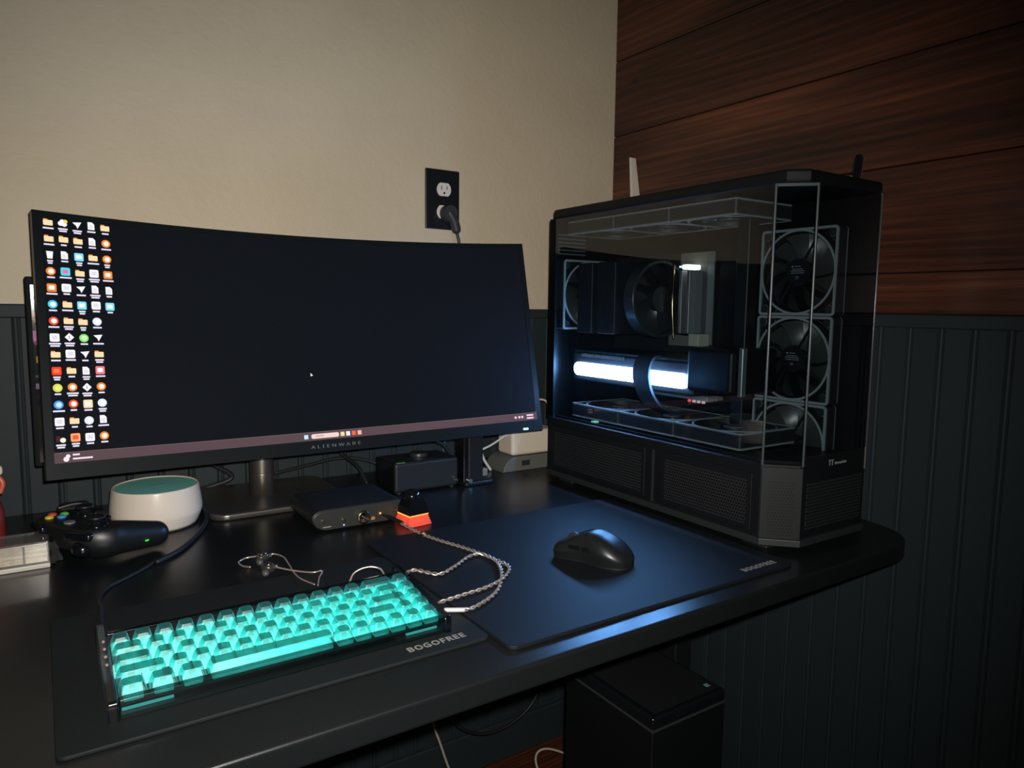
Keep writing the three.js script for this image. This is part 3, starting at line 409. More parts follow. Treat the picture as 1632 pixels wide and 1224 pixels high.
  const l = new THREE.RectAreaLight(lin(0.12, 0.95, 0.88), 0.5, W - 0.02, DEP - 0.03); l.position.set(OX + W / 2, D + 0.0225, OZ - DEP / 2); l.lookAt(OX + W / 2, D + 1.0225, OZ - DEP / 2 + 0.115); scene.add(l);
}

// ---------------------------------------------------------------- mouse
{
  const t = thing('computer_mouse', 'black wireless mouse on the blue-lit mouse pad', 'mouse', [0.626, 0.0045, -0.732]); t.rotation.y = 0.42; baseOf.set(t, [0, 0, 0]);
  const L = 0.109, ease = (a, b, u) => { const x = Math.min(1, Math.max(0, (u - a) / (b - a))); return x * x * (3 - 2 * x); };
  const prof = u => { const back = Math.sqrt(Math.max(0, 1 - Math.pow(Math.max(0, (u - 0.62) / 0.38), 2.4))), w = (0.0275 + 0.0045 * ease(0.35, 0.75, u) - 0.0018 * Math.exp(-((u - 0.4) ** 2) / 0.02)) * (0.9 + 0.1 * ease(0, 0.08, u)) * (0.12 + 0.88 * back), h = 0.0125 + 0.0255 * ease(-0.12, 0.54, u), fall = Math.pow(Math.cos(Math.max(0, (u - 0.46) / 0.54) * Math.PI / 2 * 0.97), 0.72); return [w, 0.002 + h * (0.1 + 0.9 * fall)]; };
  const surf = (u0, u1, a0, a1, lift, nu = 30, na = 28) => { const pos = [], ix = []; for (let i = 0; i <= nu; i++) for (let k = 0; k <= na; k++) { const u = u0 + (u1 - u0) * i / nu, a = a0 + (a1 - a0) * k / na, [w, h] = prof(u), c = Math.cos(a), s = Math.sin(a), q = 0.62; pos.push(Math.sign(c) * Math.pow(Math.abs(c), q) * (w + lift) * (0.8 + 0.2 * Math.min(1, s * 2.4)), 0.0015 + Math.pow(Math.max(0, s), 0.8) * (h + lift), (u - 0.5) * L); }
    for (let i = 0; i < nu; i++) for (let k = 0; k < na; k++) { const a = i * (na + 1) + k, b = a + 1, c = a + na + 1, d = c + 1; ix.push(a, c, b, b, c, d); } const g = new THREE.BufferGeometry(); g.setAttribute('position', new THREE.Float32BufferAttribute(pos, 3)); g.setIndex(ix); g.computeVertexNormals(); return g; };
  const shell = mat(lin(0.0075, 0.009, 0.0095), 0.37);
  const fl = surf(0, 1, 0, Math.PI, 0); put('shell', fl, shell, t);
  const und = new THREE.Shape(); for (let i = 0; i <= 40; i++) { const u = i / 40, w = prof(u)[0] * 0.8; i ? und.lineTo(w, (u - 0.5) * L) : und.moveTo(w, -L / 2); } for (let i = 40; i >= 0; i--) und.lineTo(-prof(i / 40)[0] * 0.8, (i / 40 - 0.5) * L);
  put('underside', extr(und, 0.0022).rotateX(Math.PI / 2).translate(0, 0.0022, 0), M.black, t);
  put('button', surf(0.015, 0.43, Math.PI * 0.535, Math.PI * 0.8, 0.0009, 14, 10), shell, t); put('button', surf(0.015, 0.43, Math.PI * 0.2, Math.PI * 0.465, 0.0009, 14, 10), shell, t);
  put('scroll_wheel', new THREE.TorusGeometry(0.008, 0.0036, 10, 24).rotateY(Math.PI / 2), M.dark, t, [0, prof(0.22)[1] - 0.0065, -0.033]);
  for (const z of [-0.014, 0.006]) put('side_button', new RoundedBoxGeometry(0.0022, 0.006, 0.018, 2, 0.001), M.gloss, t, [-prof(0.4)[0] * 0.985, 0.0205, z - 0.006]);
}

// ---------------------------------------------------------------- wall outlet and plug
{
  const t = thing('wall_outlet', 'black wall outlet plate with two white sockets', 'outlet', [0.7485, 0.517, WZ]);
  part('plate', extr(roundRect(0.083, 0.128, 0.003, 0.7485, 0.581), 0.0055, 0.002).translate(0, 0, WZ), mat(lin(0.008, 0.01, 0.013), 0.32), t);
  for (const y of [0.6025, 0.5545]) {
    const s = new THREE.Shape(); const r = 0.0172, h = 0.0142; const a = Math.asin(h / r); s.absarc(0.7505, y, r, -a, a); s.absarc(0.7505, y, r, Math.PI - a, Math.PI + a); s.closePath();
    const q = part('socket', extr(s, 0.0085, 0.001).translate(0, 0, WZ), mat(lin(0.68, 0.64, 0.58), 0.4), t);
    for (const [x, w, hh] of [[-0.0065, 0.0017, 0.0085], [0.0065, 0.0017, 0.0075]]) part('slot', bx(0.7505 + x - w / 2, 0.7505 + x + w / 2, y + 0.0035 - hh / 2, y + 0.0035 + hh / 2, WZ + 0.0083, WZ + 0.0087), M.black, q);
    part('slot', cyl(0.7505, y - 0.0075, WZ + 0.0085, 0.0024, 0.0006, 'z'), M.black, q);
  }
  part('screw', cyl(0.7505, 0.5785, WZ + 0.0056, 0.0022, 0.001, 'z'), M.dark, t);
  const p = thing('power_plug', 'black round power plug in the lower outlet socket with its cord', 'plug', [0.757, 0.55, WZ + 0.009]);
  part('head', merge([cyl(0.757, 0.551, WZ + 0.0185, 0.0182, 0.019, 'z', 0.0165), tube([[0.757, 0.551, WZ + 0.02], [0.768, 0.535, WZ + 0.02], [0.775, 0.518, WZ + 0.018]], 0.0105, 20, 12)]), mat(lin(0.028, 0.032, 0.034), 0.5), p);
  part('cord', tube([[0.774, 0.519, WZ + 0.018], [0.783, 0.492, WZ + 0.016], [0.789, 0.45, WZ + 0.012], [0.785, 0.38, WZ + 0.012], [0.77, 0.2, WZ + 0.016], [0.74, 0.05, WZ + 0.03], [0.72, 0.006, WZ + 0.05]], 0.0036, 70, 10), mat(lin(0.04, 0.045, 0.048), 0.35), p);
}

// ---------------------------------------------------------------- round white router
{
  const t = thing('round_router', 'round white router with a teal top behind the game controller', 'router', [0.1415, 0, -1.231]);
  part('body', lathe([[0, -0.004], [0.056, -0.004], [0.0595, 0.002], [0.0655, 0.016], [0.0668, 0.022], [0.0660, 0.034], [0.0628, 0.058], [0.0615, 0.0605], [0.0598, 0.0606], [0.0590, 0.0580], [0, 0.0580]], 0.1415, 0.004, -1.231), mat(lin(0.62, 0.55, 0.46), 0.24), t);
  part('top_plate', lathe([[0, 0.0596], [0.0575, 0.0592], [0.0588, 0.0582]], 0.1415, 0.004, -1.231), mat(lin(0.17, 0.5, 0.43), 0.5), t);
  part('logo', bx(0.134, 0.1535, 0.0635, 0.0639, -1.234, -1.23), mat(lin(0.03, 0.16, 0.14), 0.5), t);
  single('router_cable', tube([[0.2118, 0.02, -1.238], [0.2116, 0.006, -1.213], [0.197, 0.0035, -1.165], [0.172, 0.0035, -1.11], [0.145, 0.0035, -1.066], [0.118, 0.003, -1.04]], 0.0034, 70, 8), M.rubber, 'black charging cable curling from the router to the controller', 'cable');
  single('loose_cable', tube([[0.115, 0.003, -1.045], [0.105, 0.0022, -1.03], [0.078, 0.0022, -1.0], [0.054, 0.0022, -0.975], [0.044, 0.0022, -0.945], [0.043, 0.0045, -0.9], [0.041, 0.0058, -0.86], [0.045, 0.008, -0.79]], 0.0022, 60, 7), M.rubber, 'thin black cable running to the back of the keyboard', 'cable');
}
// ---------------------------------------------------------------- game controller
{
  const t = thing('game_controller', 'black game controller with coloured buttons left of the round router', 'controller', [0.042, 0, -1.135]); t.rotation.y = 2.1; baseOf.set(t, [0, 0, 0]);
  const shell = mat(lin(0.0052, 0.0065, 0.007), 0.42);
  const caps = [[-0.045, 0.034, -0.012, 0.045, 0.034, -0.012, 0.024, 0.024], [-0.052, 0.031, -0.004, -0.066, 0.023, 0.056, 0.0245, 0.0178], [0.052, 0.031, -0.004, 0.066, 0.023, 0.056, 0.0245, 0.0178], [-0.04, 0.036, -0.022, 0.04, 0.036, -0.022, 0.021, 0.021]];
  const N = 56, mc = new MarchingCubes(N, shell, true, true, 400000), S = 0.105; mc.isolation = 0;
  for (let k = 0; k < N; k++) for (let j = 0; j < N; j++) for (let i = 0; i < N; i++) { const p = [(i / N * 2 - 1) * S, (j / N * 2 - 1) * S + 0.03, (k / N * 2 - 1) * S + 0.015]; let d = 1; for (const [ax, ay, az, bx_, by, bz, r0, r1] of caps) { const v = [bx_ - ax, by - ay, bz - az], w = [p[0] - ax, p[1] - ay, p[2] - az], l = v[0] ** 2 + v[1] ** 2 + v[2] ** 2, h = Math.max(0, Math.min(1, (v[0] * w[0] + v[1] * w[1] + v[2] * w[2]) / l)); const e = Math.hypot(w[0] - v[0] * h, w[1] - v[1] * h, w[2] - v[2] * h) - (r0 + (r1 - r0) * h); const q = Math.max(0, 0.014 - Math.abs(d - e)) / 0.014; d = Math.min(d, e) - q * q * 0.014 * 0.25; }
    d = Math.max(d, p[1] - 0.05); mc.field[i + j * N + k * N * N] = -d; }
  mc.update(); const n = mc.count, g = new THREE.BufferGeometry(); const pa = new Float32Array(n * 3), na = new Float32Array(n * 3); for (let i = 0; i < n; i++) { pa[i * 3] = mc.positionArray[i * 3] * S; pa[i * 3 + 1] = mc.positionArray[i * 3 + 1] * S + 0.03; pa[i * 3 + 2] = mc.positionArray[i * 3 + 2] * S + 0.015; for (let k = 0; k < 3; k++) na[i * 3 + k] = mc.normalArray[i * 3 + k]; }
  g.setAttribute('position', new THREE.BufferAttribute(pa, 3)); g.setAttribute('normal', new THREE.BufferAttribute(na, 3)); put('shell', g, shell, t);
  const stick = lathe([[0, 0], [0.007, 0], [0.006, 0.008], [0.0105, 0.010], [0.0112, 0.0125], [0.010, 0.0145], [0.006, 0.0132], [0, 0.013]], 0, 0, 0, 28), well = new THREE.TorusGeometry(0.0125, 0.0016, 8, 30).rotateX(Math.PI / 2);
  for (const [x, z] of [[-0.042, -0.014], [0.022, 0.012]]) { const s = put('thumbstick', stick, M.black, t, [x, 0.049, z]); put('collar', well, M.gloss, s, [0, 0.0012, 0]); }
  for (const [dx, dz, c] of [[0, -0.0105, [0.55, 0.42, 0.03]], [0, 0.0105, [0.1, 0.4, 0.06]], [-0.0105, 0, [0.03, 0.22, 0.5]], [0.0105, 0, [0.5, 0.07, 0.03]]]) put('button', new THREE.SphereGeometry(0.0058, 16, 8).scale(1, 0.55, 1), mat(lin(...c), 0.3), t, [0.044 + dx, 0.051, -0.014 + dz]);
  put('direction_pad', merge([bx(-0.009, 0.009, 0, 0.003, -0.003, 0.003, 0.001), bx(-0.003, 0.003, 0, 0.003, -0.009, 0.009, 0.001)]), M.gloss, t, [-0.02, 0.049, 0.012]);
  for (const s of [-1, 1]) { put('bumper', new RoundedBoxGeometry(0.042, 0.012, 0.016, 3, 0.005), M.gloss, t, [s * 0.042, 0.042, -0.037], [0, -s * 0.25, 0]); put('trigger', new THREE.SphereGeometry(0.0155, 20, 14).scale(0.9, 0.75, 0.95), M.gloss, t, [s * 0.046, 0.025, -0.036]); }
  put('home_button', cyl(0, 0, 0, 0.007, 0.002), M.grey, t, [0, 0.051, -0.024]);
  put('charge_led', new RoundedBoxGeometry(0.0055, 0.0022, 0.002, 2, 0.0008), glow(0.06, 0.75, 0.05), t, [-0.0828, 0.0225, 0.0306], [0, Math.PI / 2, 0]);
}
// ---------------------------------------------------------------- clear card boxes and odds and ends at the left
{
  const clear = pane(lin(0.9, 0.9, 0.88), 0.06, 0.92), cards = dataTex(128, 64, (i, j) => { const v = 150 + 60 * vn(i / 60, j / 2.2, 4) + 25 * (hash(i >> 3, j >> 1, 6) - 0.5); return [v, v * 0.93, v * 0.8]; });
  const cm = mat(0xffffff, 0.6, 0, { map: rep(cards, 12, 20) }), top = canvasTex(256, 128, (g, w, h) => { const R = rng(3); g.fillStyle = '#3c3b3a'; g.fillRect(0, 0, w, h); g.fillStyle = '#6b4a4c'; g.fillRect(20, 50, 120, 78); for (let k = 0; k < 90; k++) { g.fillStyle = ['#201c1a', '#7a5138', '#8d8a84', '#2b2a33'][Math.floor(R() * 4)]; g.fillRect(100 + R() * 150, 70 + R() * 50, 5 + R() * 14, 3 + R() * 6); } });
  const t = thing('card_box', 'clear plastic box of cards at the left end of the desk', 'box', [-0.06, 0, -1.125]);
  for (const [x0, x1] of [[-0.118, -0.0325], [-0.0305, -0.006]]) part('cards', metricUV(bx(x0, x1, 0.0085, 0.031, -1.148, -1.102, 0.001)), cm, t);
  part('base_tray', bx(-0.122, -0.003, 0, 0.0065, -1.152, -1.098, 0.0015), mat(lin(0.5, 0.47, 0.4), 0.35), t);
  part('lid', bx(-0.122, -0.003, 0.0065, 0.0365, -1.152, -1.098, 0.002), clear, t);
  part('top_print', bx(-0.118, -0.006, 0.0318, 0.0332, -1.149, -1.101), [M.dark, M.dark, mat(0xffffff, 0.35, 0, { map: top }), M.dark, cm, M.dark], t);
  part('wrapper', (() => { const g = new THREE.PlaneGeometry(0.02, 0.03, 5, 6), p = g.attributes.position; for (let i = 0; i < p.count; i++) p.setZ(i, 0.003 * Math.sin(p.getX(i) * 500 + p.getY(i) * 260)); g.computeVertexNormals(); return g.rotateY(0.9).translate(0.003, 0.0165, -1.112); })(), pane(lin(0.95, 0.95, 0.95), 0.08, 0.97), t);
  const r = thing('red_spray_bottle', 'red bottle with a white nozzle at the far left edge', 'bottle', [-0.072, 0, -1.2]);
  part('body', lathe([[0, 0], [0.018, 0], [0.02, 0.004], [0.019, 0.06], [0.012, 0.085], [0.008, 0.1], [0, 0.1]], -0.072, 0, -1.2, 28), mat(lin(0.16, 0.02, 0.018), 0.4), r);
  part('nozzle', merge([lathe([[0, 0.098], [0.0095, 0.098], [0.0095, 0.112], [0.006, 0.124], [0, 0.125]], -0.072, 0, -1.2, 24), bx(-0.068, -0.052, 0.110, 0.124, -1.206, -1.192, 0.005)]), M.white, r);
  part('trigger', tube([[-0.06, 0.112, -1.195], [-0.053, 0.1, -1.193], [-0.056, 0.088, -1.193]], 0.0035, 16), mat(lin(0.5, 0.1, 0.06), 0.4), r);
  const k = thing('key_ring', 'small shiny keys behind the card box', 'keys', [0.0, 0, -1.24]);
  part('ring', new THREE.TorusGeometry(0.011, 0.0012, 8, 28).rotateX(1.25).rotateY(0.6).translate(0.014, 0.018, -1.25), M.steel, k);
  for (const [x, y, z, a] of [[0, 0.016, -1.235, 0.7], [0.004, 0.006, -1.225, 0.45], [0.012, 0.009, -1.24, 1.2]]) part('key', extr(roundRect(0.03, 0.006, 0.0025), 0.0018, 0.0004).rotateZ(a).rotateY(0.5).translate(x, y + 0.009, z), M.steel, k);
  const z = thing('zip_pouch', 'small black pouch behind the game controller', 'pouch', [0.032, 0, -1.29]);
  part('pouch', bx(0.008, 0.056, 0, 0.036, -1.312, -1.272, 0.012, 4), M.softBlack, z); part('zip', tube([[0.012, 0.034, -1.278], [0.03, 0.0365, -1.282], [0.052, 0.034, -1.286]], 0.0014, 20), M.steel, z);
}
// ---------------------------------------------------------------- headphone amplifier
{
  const ZF = -1.052, t = thing('headphone_amplifier', 'low dark amplifier with a round knob, its earphone cable plugged in', 'amplifier', [0.412, 0, -1.115]);
  const s = (w, h, cy) => { const q = new THREE.Shape(), x = 0.412; q.moveTo(x - w / 2 + 0.024, cy - h / 2); q.lineTo(x + w / 2 - 0.024, cy - h / 2); q.bezierCurveTo(x + w / 2 - 0.006, cy - h / 2, x + w / 2, cy - h * 0.1, x + w / 2, cy + h * 0.12); q.bezierCurveTo(x + w / 2, cy + h * 0.42, x + w / 2 - 0.012, cy + h / 2, x + w / 2 - 0.02, cy + h / 2); q.lineTo(x - w / 2 + 0.02, cy + h / 2); q.bezierCurveTo(x - w / 2 + 0.012, cy + h / 2, x - w / 2, cy + h * 0.42, x - w / 2, cy + h * 0.12); q.bezierCurveTo(x - w / 2, cy - h * 0.1, x - w / 2 + 0.006, cy - h / 2, x - w / 2 + 0.024, cy - h / 2); return q; };
  part('body', extr(s(0.156, 0.033, 0.0185), 0.122, 0.002).translate(0, 0, ZF - 0.125), mat(lin(0.0055, 0.007, 0.009), 0.55), t);
  const f = part('front_plate', extr(s(0.153, 0.0305, 0.0185), 0.004, 0.001).translate(0, 0, ZF - 0.004), mat(lin(0.032, 0.035, 0.03), 0.42, 0.3), t);
  part('knob', lathe([[0, 0], [0.0098, 0], [0.0106, 0.003], [0.0106, 0.0065], [0.0095, 0.008], [0.0078, 0.0076], [0, 0.0066]], 0, 0, 0, 36).rotateX(Math.PI / 2).translate(0.414, 0.0165, ZF), mat(lin(0.35, 0.3, 0.24), 0.22, 1), f);
  part('knob_line', new THREE.BoxGeometry(0.013, 0.0018, 0.0008).rotateZ(-0.55).translate(0.4165, 0.0155, ZF + 0.0085), M.steel, f);
  for (const [x, y] of [[0.3505, 0.018], [0.383, 0.0155]]) part('push_button', cyl(x, y, ZF + 0.0015, 0.0028, 0.004, 'z'), mat(lin(0.6, 0.42, 0.3), 0.25, 1), f);
  part('status_led', new THREE.SphereGeometry(0.0011, 10, 8).translate(0.383, 0.0078, ZF + 0.0004), glow(1.2, 1.1, 2.2), f);
  part('gold_lamp', bx(0.4285, 0.4345, 0.0085, 0.0135, ZF - 0.0004, ZF + 0.0006, 0.0003), glow(0.32, 0.18, 0.04), f);
  part('jack', cyl(0.4455, 0.0165, ZF + 0.001, 0.0042, 0.003, 'z'), M.gold, f); part('jack', cyl(0.471, 0.018, ZF + 0.0005, 0.005, 0.002, 'z'), M.dark, f);
  part('marking', bx(0.3495, 0.3625, 0.0078, 0.0092, ZF - 0.0002, ZF + 0.0001), mat(lin(0.25, 0.25, 0.22), 0.5), f);
  for (const x of [0.36, 0.46]) for (const z of [-1.07, -1.16]) part('foot', cyl(x, 0.0012, z, 0.005, 0.0026), M.rubber, t);
}
// ---------------------------------------------------------------- charging dock with an orange skirt
{
  const cx = 0.4895, cz = -1.0265, t = thing('charging_dock', 'black charging dock with a glowing orange base', 'dock', [cx, 0, cz]);
  const pyr = (w0, w1, y0, y1) => { const g = new THREE.CylinderGeometry(w1 / Math.SQRT2, w0 / Math.SQRT2, y1 - y0, 4, 1); g.rotateY(Math.PI / 4 + 0.13); g.translate(cx, (y0 + y1) / 2, cz); return norm(g); };
  const q = g => { g = g.toNonIndexed ? norm(g) : g; g.computeVertexNormals(); return g; };
  part('skirt', q(pyr(0.0435, 0.0345, 0.001, 0.0165)), new THREE.MeshPhysicalMaterial({ color: lin(0.85, 0.16, 0.06), roughness: 0.9, transmission: 0.6, thickness: 0 }), t);
  part('led_ring', q(pyr(0.0358, 0.0358, 0.0165, 0.0182)), glow(2.2, 0.62, 0.1), t);
  part('lamp_core', q(pyr(0.024, 0.024, 0.003, 0.0145)), glow(1.9, 0.22, 0.05), t);
  part('body', q(pyr(0.0345, 0.034, 0.0182, 0.03)), M.gloss, t);
  part('shoulder', q(pyr(0.034, 0.023, 0.03, 0.044)), M.gloss, t);
  part('dome', new THREE.SphereGeometry(0.0145, 24, 12).scale(1, 0.75, 1).translate(cx - 0.001, 0.0455, cz - 0.002), M.gloss, t);
  const l = new THREE.PointLight(lin(1, 0.22, 0.05), 0.006, 0, 2); l.position.set(cx, D + 0.008, cz); scene.add(l);
}
// ---------------------------------------------------------------- black box with a dial on top
{
  const t = thing('dial_box', 'small black box with a dial on top and a green light', 'audio box', [0.604, 0, -1.243]);
  part('body', bx(0.536, 0.671, 0.002, 0.0585, -1.288, -1.2, 0.006, 3), mat(lin(0.011, 0.0135, 0.0165), 0.45), t);
  part('side_panel', bx(0.5345, 0.537, 0.003, 0.0575, -1.286, -1.203, 0.001), M.gloss, t);
  part('dial', lathe([[0, 0], [0.0165, 0], [0.0175, 0.002], [0.0172, 0.008], [0.015, 0.0095], [0, 0.009]], 0.604, 0.0585, -1.24, 36), M.dark, t);
  part('dial_base', cyl(0.604, 0.0592, -1.24, 0.026, 0.0016), M.black, t);
  part('status_led', bx(0.541, 0.558, 0.0578, 0.0592, -1.206, -1.2015, 0.0005), glow(0.03, 0.11, 0.02), t);
  for (const [x, y] of [[0.658, 0.02], [0.662, 0.014], [0.6665, 0.0135]]) part('socket', cyl(x, y, -1.1995, 0.0019, 0.003, 'z'), M.gold, t);
  for (const x of [0.548, 0.66]) for (const z of [-1.21, -1.275]) part('foot', cyl(x, 0.0012, z, 0.006, 0.0026), M.rubber, t);
}
// ---------------------------------------------------------------- white hub on a grey brick, cables behind
{
  const t = thing('white_hub', 'white rounded box on a grey brick behind the tower computer', 'hub', [0.885, 0.0325, -1.28]);
  part('body', bx(0.829, 0.95, 0.0325, 0.0855, -1.31, -1.25, 0.008, 3), mat(lin(0.6, 0.53, 0.42), 0.42), t);
  part('lead', tube([[0.831, 0.078, -1.262], [0.818, 0.077, -1.262], [0.803, 0.066, -1.268], [0.785, 0.056, -1.272], [0.76, 0.047, -1.275], [0.735, 0.03, -1.29]], 0.0024, 40), mat(lin(0.5, 0.45, 0.38), 0.45), t);
  const b = thing('power_brick', 'grey power brick under the white hub', 'power supply', [0.885, 0, -1.28]);
  const s = new THREE.Shape(); s.moveTo(0.806, 0); s.lineTo(0.97, 0); s.lineTo(0.97, 0.0315); s.lineTo(0.835, 0.0315); s.quadraticCurveTo(0.812, 0.026, 0.806, 0.004); s.closePath();
  part('body', extr(s, 0.075, 0.002).translate(0, 0, -1.322), mat(lin(0.1, 0.105, 0.09), 0.5), b);
  part('badge', bx(0.852, 0.873, 0.011, 0.022, -1.2475, -1.2465), M.dark, b);
  const cab = (n, pts, r, m, l) => single(n, tube(pts, r, 60, 8), m, l, 'cable', 'cables behind the monitors');
  cab('wall_cable', [[0.21, 0.075, -1.385], [0.26, 0.05, -1.39], [0.29, 0.024, -1.395], [0.23, 0.006, -1.395]], 0.0045, M.rubber, 'black cable drooping against the wall right of the router');
  cab('wall_cable', [[0.365, 0.028, -1.37], [0.43, 0.034, -1.38], [0.5, 0.04, -1.385], [0.56, 0.028, -1.38], [0.6, 0.006, -1.37]], 0.0035, M.rubber, 'black cable arching between the metal pole and the dial box');
  cab('wall_cable', [[0.485, 0.066, -1.39], [0.5, 0.048, -1.37], [0.515, 0.03, -1.33], [0.52, 0.005, -1.30]], 0.004, M.rubber, 'black cable dropping beside the dial box');
  cab('wall_cable', [[0.55, 0.075, -1.39], [0.6, 0.072, -1.36], [0.64, 0.073, -1.34], [0.7, 0.06, -1.33], [0.74, 0.006, -1.33]], 0.004, M.rubber, 'black cable passing over the back of the dial box');
  cab('wall_cable', [[0.738, 0.115, -1.335], [0.752, 0.08, -1.32], [0.765, 0.05, -1.3], [0.79, 0.008, -1.28]], 0.003, M.rubber, 'black cable hanging right of the monitor post');
  cab('white_cable', [[0.86, 0.122, -1.33], [0.885, 0.128, -1.32], [0.91, 0.138, -1.31], [0.95, 0.14, -1.3], [0.97, 0.09, -1.3]], 0.0026, mat(lin(0.5, 0.42, 0.34), 0.5), 'pale cable between the curved monitor and the tower');
  cab('white_cable', [[0.742, 0.105, -1.30], [0.757, 0.086, -1.30], [0.764, 0.076, -1.29], [0.775, 0.03, -1.28], [0.79, 0.004, -1.275]], 0.003, mat(lin(0.5, 0.46, 0.4), 0.4), 'short pale cable end right of the monitor post');
  single('grey_adapter', bx(0.732, 0.765, 0, 0.0165, -1.262, -1.243, 0.003), mat(lin(0.16, 0.16, 0.12), 0.4), 'small grey adapter between the post and the power brick', 'adapter');
}
// ---------------------------------------------------------------- earphones on a braided cable
{
  const silver = mat(lin(0.72, 0.6, 0.52), 0.3, 0.8), rope = (pts, r, pitch, n = 400) => { const c = new THREE.CatmullRomCurve3(pts.map(p => new THREE.Vector3(...p)), false, 'centripetal'), L = c.getLength(), fr = c.computeFrenetFrames(n, false), out = []; for (let s = 0; s < 2; s++) { const q = []; for (let i = 0; i <= n; i++) { const a = i / n * L / pitch * Math.PI * 2 + s * Math.PI, p = c.getPointAt(i / n); p.addScaledVector(fr.normals[i], Math.cos(a) * r).addScaledVector(fr.binormals[i], Math.sin(a) * r); q.push([p.x, p.y, p.z]); } const g = new THREE.TubeGeometry(new THREE.CatmullRomCurve3(q.map(v => new THREE.Vector3(...v))), n, r * 0.86, 5, false); out.push(g); } return merge(out); };
  const t = thing('earphones', 'pair of clear earphones on a braided silver cable', 'earphones', [0.4, 0.0, -0.85]);
  part('plug', merge([tube([[0.4455, 0.0165, -1.049], [0.449, 0.016, -1.03]], 0.0022, 8), tube([[0.449, 0.016, -1.03], [0.458, 0.0125, -1.0]], 0.0034, 10)]), M.black, t);
  part('plug_tip', cyl(0.4452, 0.0165, -1.05, 0.003, 0.004, 'z'), M.gold, t);
  part('braid', rope([[0.456, 0.013, -1.005], [0.463, 0.009, -0.975], [0.469, 0.0068, -0.949], [0.477, 0.0072, -0.91], [0.493, 0.0076, -0.855], [0.504, 0.0076, -0.798], [0.505, 0.0076, -0.766], [0.482, 0.0076, -0.739], [0.447, 0.0076, -0.722], [0.408, 0.0076, -0.716], [0.3725, 0.0072, -0.712]], 0.00145, 0.021), silver, t);
  part('splitter', cyl(0.469, 0.0075, -0.949, 0.0036, 0.008, 'z'), M.gold, t);
  part('braid', rope([[0.3735, 0.0062, -0.797], [0.378, 0.0085, -0.812], [0.392, 0.0085, -0.817], [0.413, 0.0082, -0.789], [0.443, 0.0082, -0.802], [0.481, 0.0082, -0.826], [0.497, 0.0082, -0.826], [0.502, 0.0082, -0.8], [0.484, 0.0105, -0.751], [0.453, 0.0082, -0.709], [0.429, 0.0078, -0.691], [0.395, 0.0078, -0.677], [0.385, 0.0078, -0.679]], 0.00145, 0.021), silver, t);
  part('sleeve', tube([[0.386, 0.0078, -0.6785], [0.369, 0.0076, -0.689]], 0.0027, 8), mat(lin(0.75, 0.72, 0.7), 0.3, 0.4), t);
  const wire = (pts, r = 0.0011) => part('wire', tube(pts, r, 60, 6), silver, t);
  wire([[0.243, 0.009, -0.972], [0.253, 0.009, -0.972], [0.262, 0.0075, -0.96], [0.262, 0.006, -0.93], [0.259, 0.0058, -0.897], [0.26, 0.006, -0.871], [0.268, 0.0065, -0.843]]);
  wire([[0.244, 0.009, -0.917], [0.261, 0.0065, -0.901], [0.281, 0.006, -0.884], [0.291, 0.0065, -0.883], [0.281, 0.006, -0.863], [0.271, 0.0065, -0.838]]);
  wire([[0.213, 0.010, -0.935], [0.207, 0.008, -0.95], [0.207, 0.008, -0.968], [0.218, 0.009, -0.975], [0.232, 0.011, -0.968]], 0.0013);
  wire([[0.294, 0.02, -0.792], [0.302, 0.029, -0.797], [0.318, 0.034, -0.795], [0.332, 0.031, -0.79], [0.345, 0.012, -0.792], [0.372, 0.006, -0.797]], 0.0012);
  const ear = pane(lin(0.42, 0.38, 0.34), 0.12, 0.95), chrome = mat(lin(0.5, 0.42, 0.38), 0.2, 1);
  for (const [x, z, a] of [[0.236, -0.962, 0.4], [0.232, -0.918, -0.5]]) { const e = part('earpiece', new THREE.SphereGeometry(0.009, 22, 14).scale(1.05, 0.8, 0.85).rotateY(a).translate(x, 0.0108, z), ear, t);
    part('face_plate', new THREE.SphereGeometry(0.0066, 18, 10).scale(1, 0.45, 0.8).rotateY(a).translate(x, 0.0155, z), chrome, e); part('ear_tip', new THREE.SphereGeometry(0.0046, 14, 10).scale(1, 1, 1.3).translate(x - 0.006, 0.0078, z + 0.009), mat(lin(0.06, 0.055, 0.05), 0.4), e); part('connector', new RoundedBoxGeometry(0.008, 0.004, 0.005, 2, 0.001).rotateY(a).translate(x + 0.0085, 0.0105, z - 0.002), M.steel, e); }
}
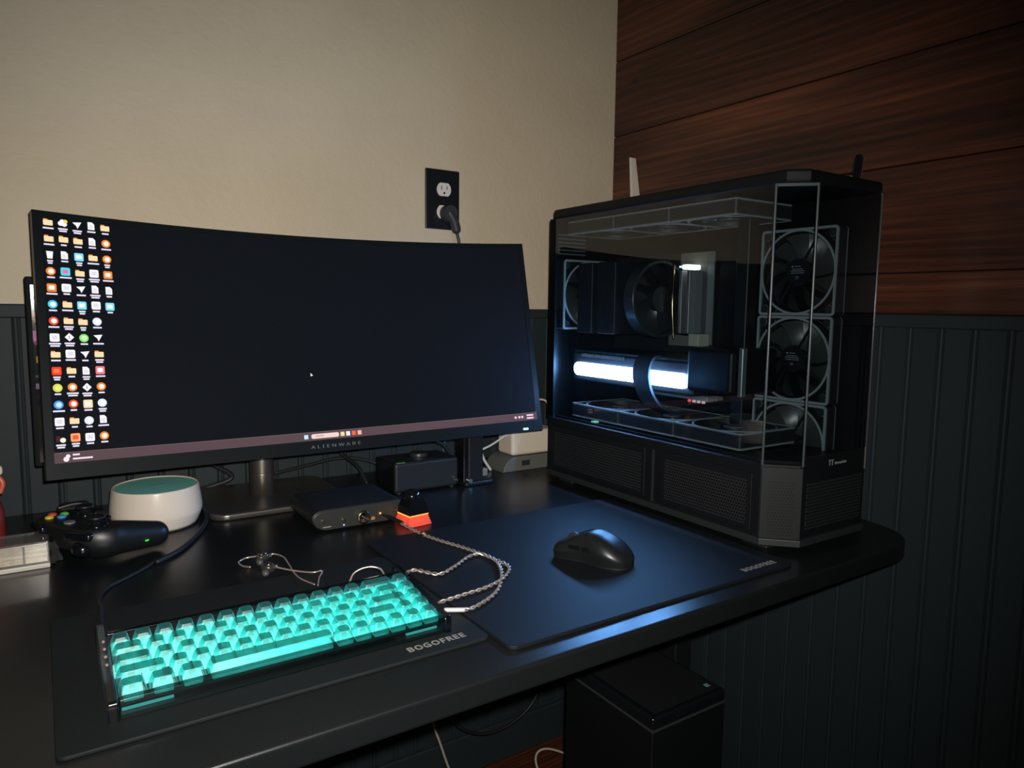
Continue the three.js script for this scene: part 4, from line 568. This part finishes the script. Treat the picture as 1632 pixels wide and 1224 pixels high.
// ---------------------------------------------------------------- under the desk
{
  const y1 = -0.26, x0 = 0.715, x1 = 0.872, zf = -0.70, zb = -0.905, t = thing('floor_tower', 'black box with a glossy lid standing under the desk', 'tower case', [0.7935, -D, -0.8025]);
  part('body', bx(x0, x1, -D + 0.012, y1 - 0.003, zb, zf, 0.003), mat(lin(0.0026, 0.0034, 0.004), 0.55, 0, { specularIntensity: 0.5 }), t);
  part('seam', bx(x0 - 0.0006, x1 + 0.0006, y1 - 0.0032, y1 - 0.0018, zb, zf + 0.0006), mat(lin(0.03, 0.034, 0.034), 0.4), t);
  const lid = part('lid', bx(x0, x1, y1 - 0.002, y1 + 0.018, zb, zf, 0.004), mat(lin(0.005, 0.006, 0.007), 0.14), t);
  part('top_glass', bx(x0 + 0.012, x1 - 0.006, y1 + 0.0178, y1 + 0.0186, zb + 0.012, zf - 0.01), mat(lin(0.011, 0.012, 0.013), 0.09), lid);
  part('badge', bx(x1 - 0.022, x1 - 0.014, y1 + 0.0186, y1 + 0.019, -0.727, -0.719), mat(lin(0.1, 0.26, 0.23), 0.4), lid);
  part('handle', bx(x0 + 0.05, x1 - 0.05, y1 + 0.003, y1 + 0.009, zf - 0.001, zf + 0.002, 0.0008), M.gloss, lid);
  for (const x of [x0 + 0.02, x1 - 0.02]) for (const z of [zb + 0.02, zf - 0.02]) part('foot', cyl(x, -D + 0.0065, z, 0.012, 0.013), M.rubber, t);
  const cream = mat(lin(0.42, 0.38, 0.3), 0.5);
  single('floor_cable', tube([[0.672, -0.47, -1.3], [0.664, -0.51, -1.3], [0.668, -0.55, -1.3], [0.681, -0.588, -1.3], [0.705, -0.661, -1.3], [0.73, -0.73, -1.29], [0.76, -D + 0.003, -1.27]], 0.0028, 50), cream, 'pale cable hanging down under the desk left of the black box', 'cable');
  single('floor_cable', tube([[0.934, -D + 0.003, -1.22], [0.936, -0.745, -1.28], [0.94, -0.722, -1.3], [0.95, -0.712, -1.305], [0.97, -0.708, -1.30], [1.02, -0.73, -1.28], [1.06, -D + 0.003, -1.26]], 0.0028, 40), cream, 'pale cable bent on the floor behind the black box', 'cable');
  single('hanging_cable', tube([[0.715, -0.05, -1.33], [0.708, -0.3, -1.32], [0.706, -0.48, -1.31], [0.715, -0.55, -1.305], [0.745, -0.585, -1.3], [0.8, -0.612, -1.3], [0.86, -0.612, -1.3], [0.92, -0.585, -1.3], [0.955, -0.53, -1.3], [0.965, -0.4, -1.31], [0.96, -0.05, -1.33]], 0.0036, 90), M.rubber, 'black cable looping below the desk beside the black box', 'cable');
}
renderer.render(scene, camera);
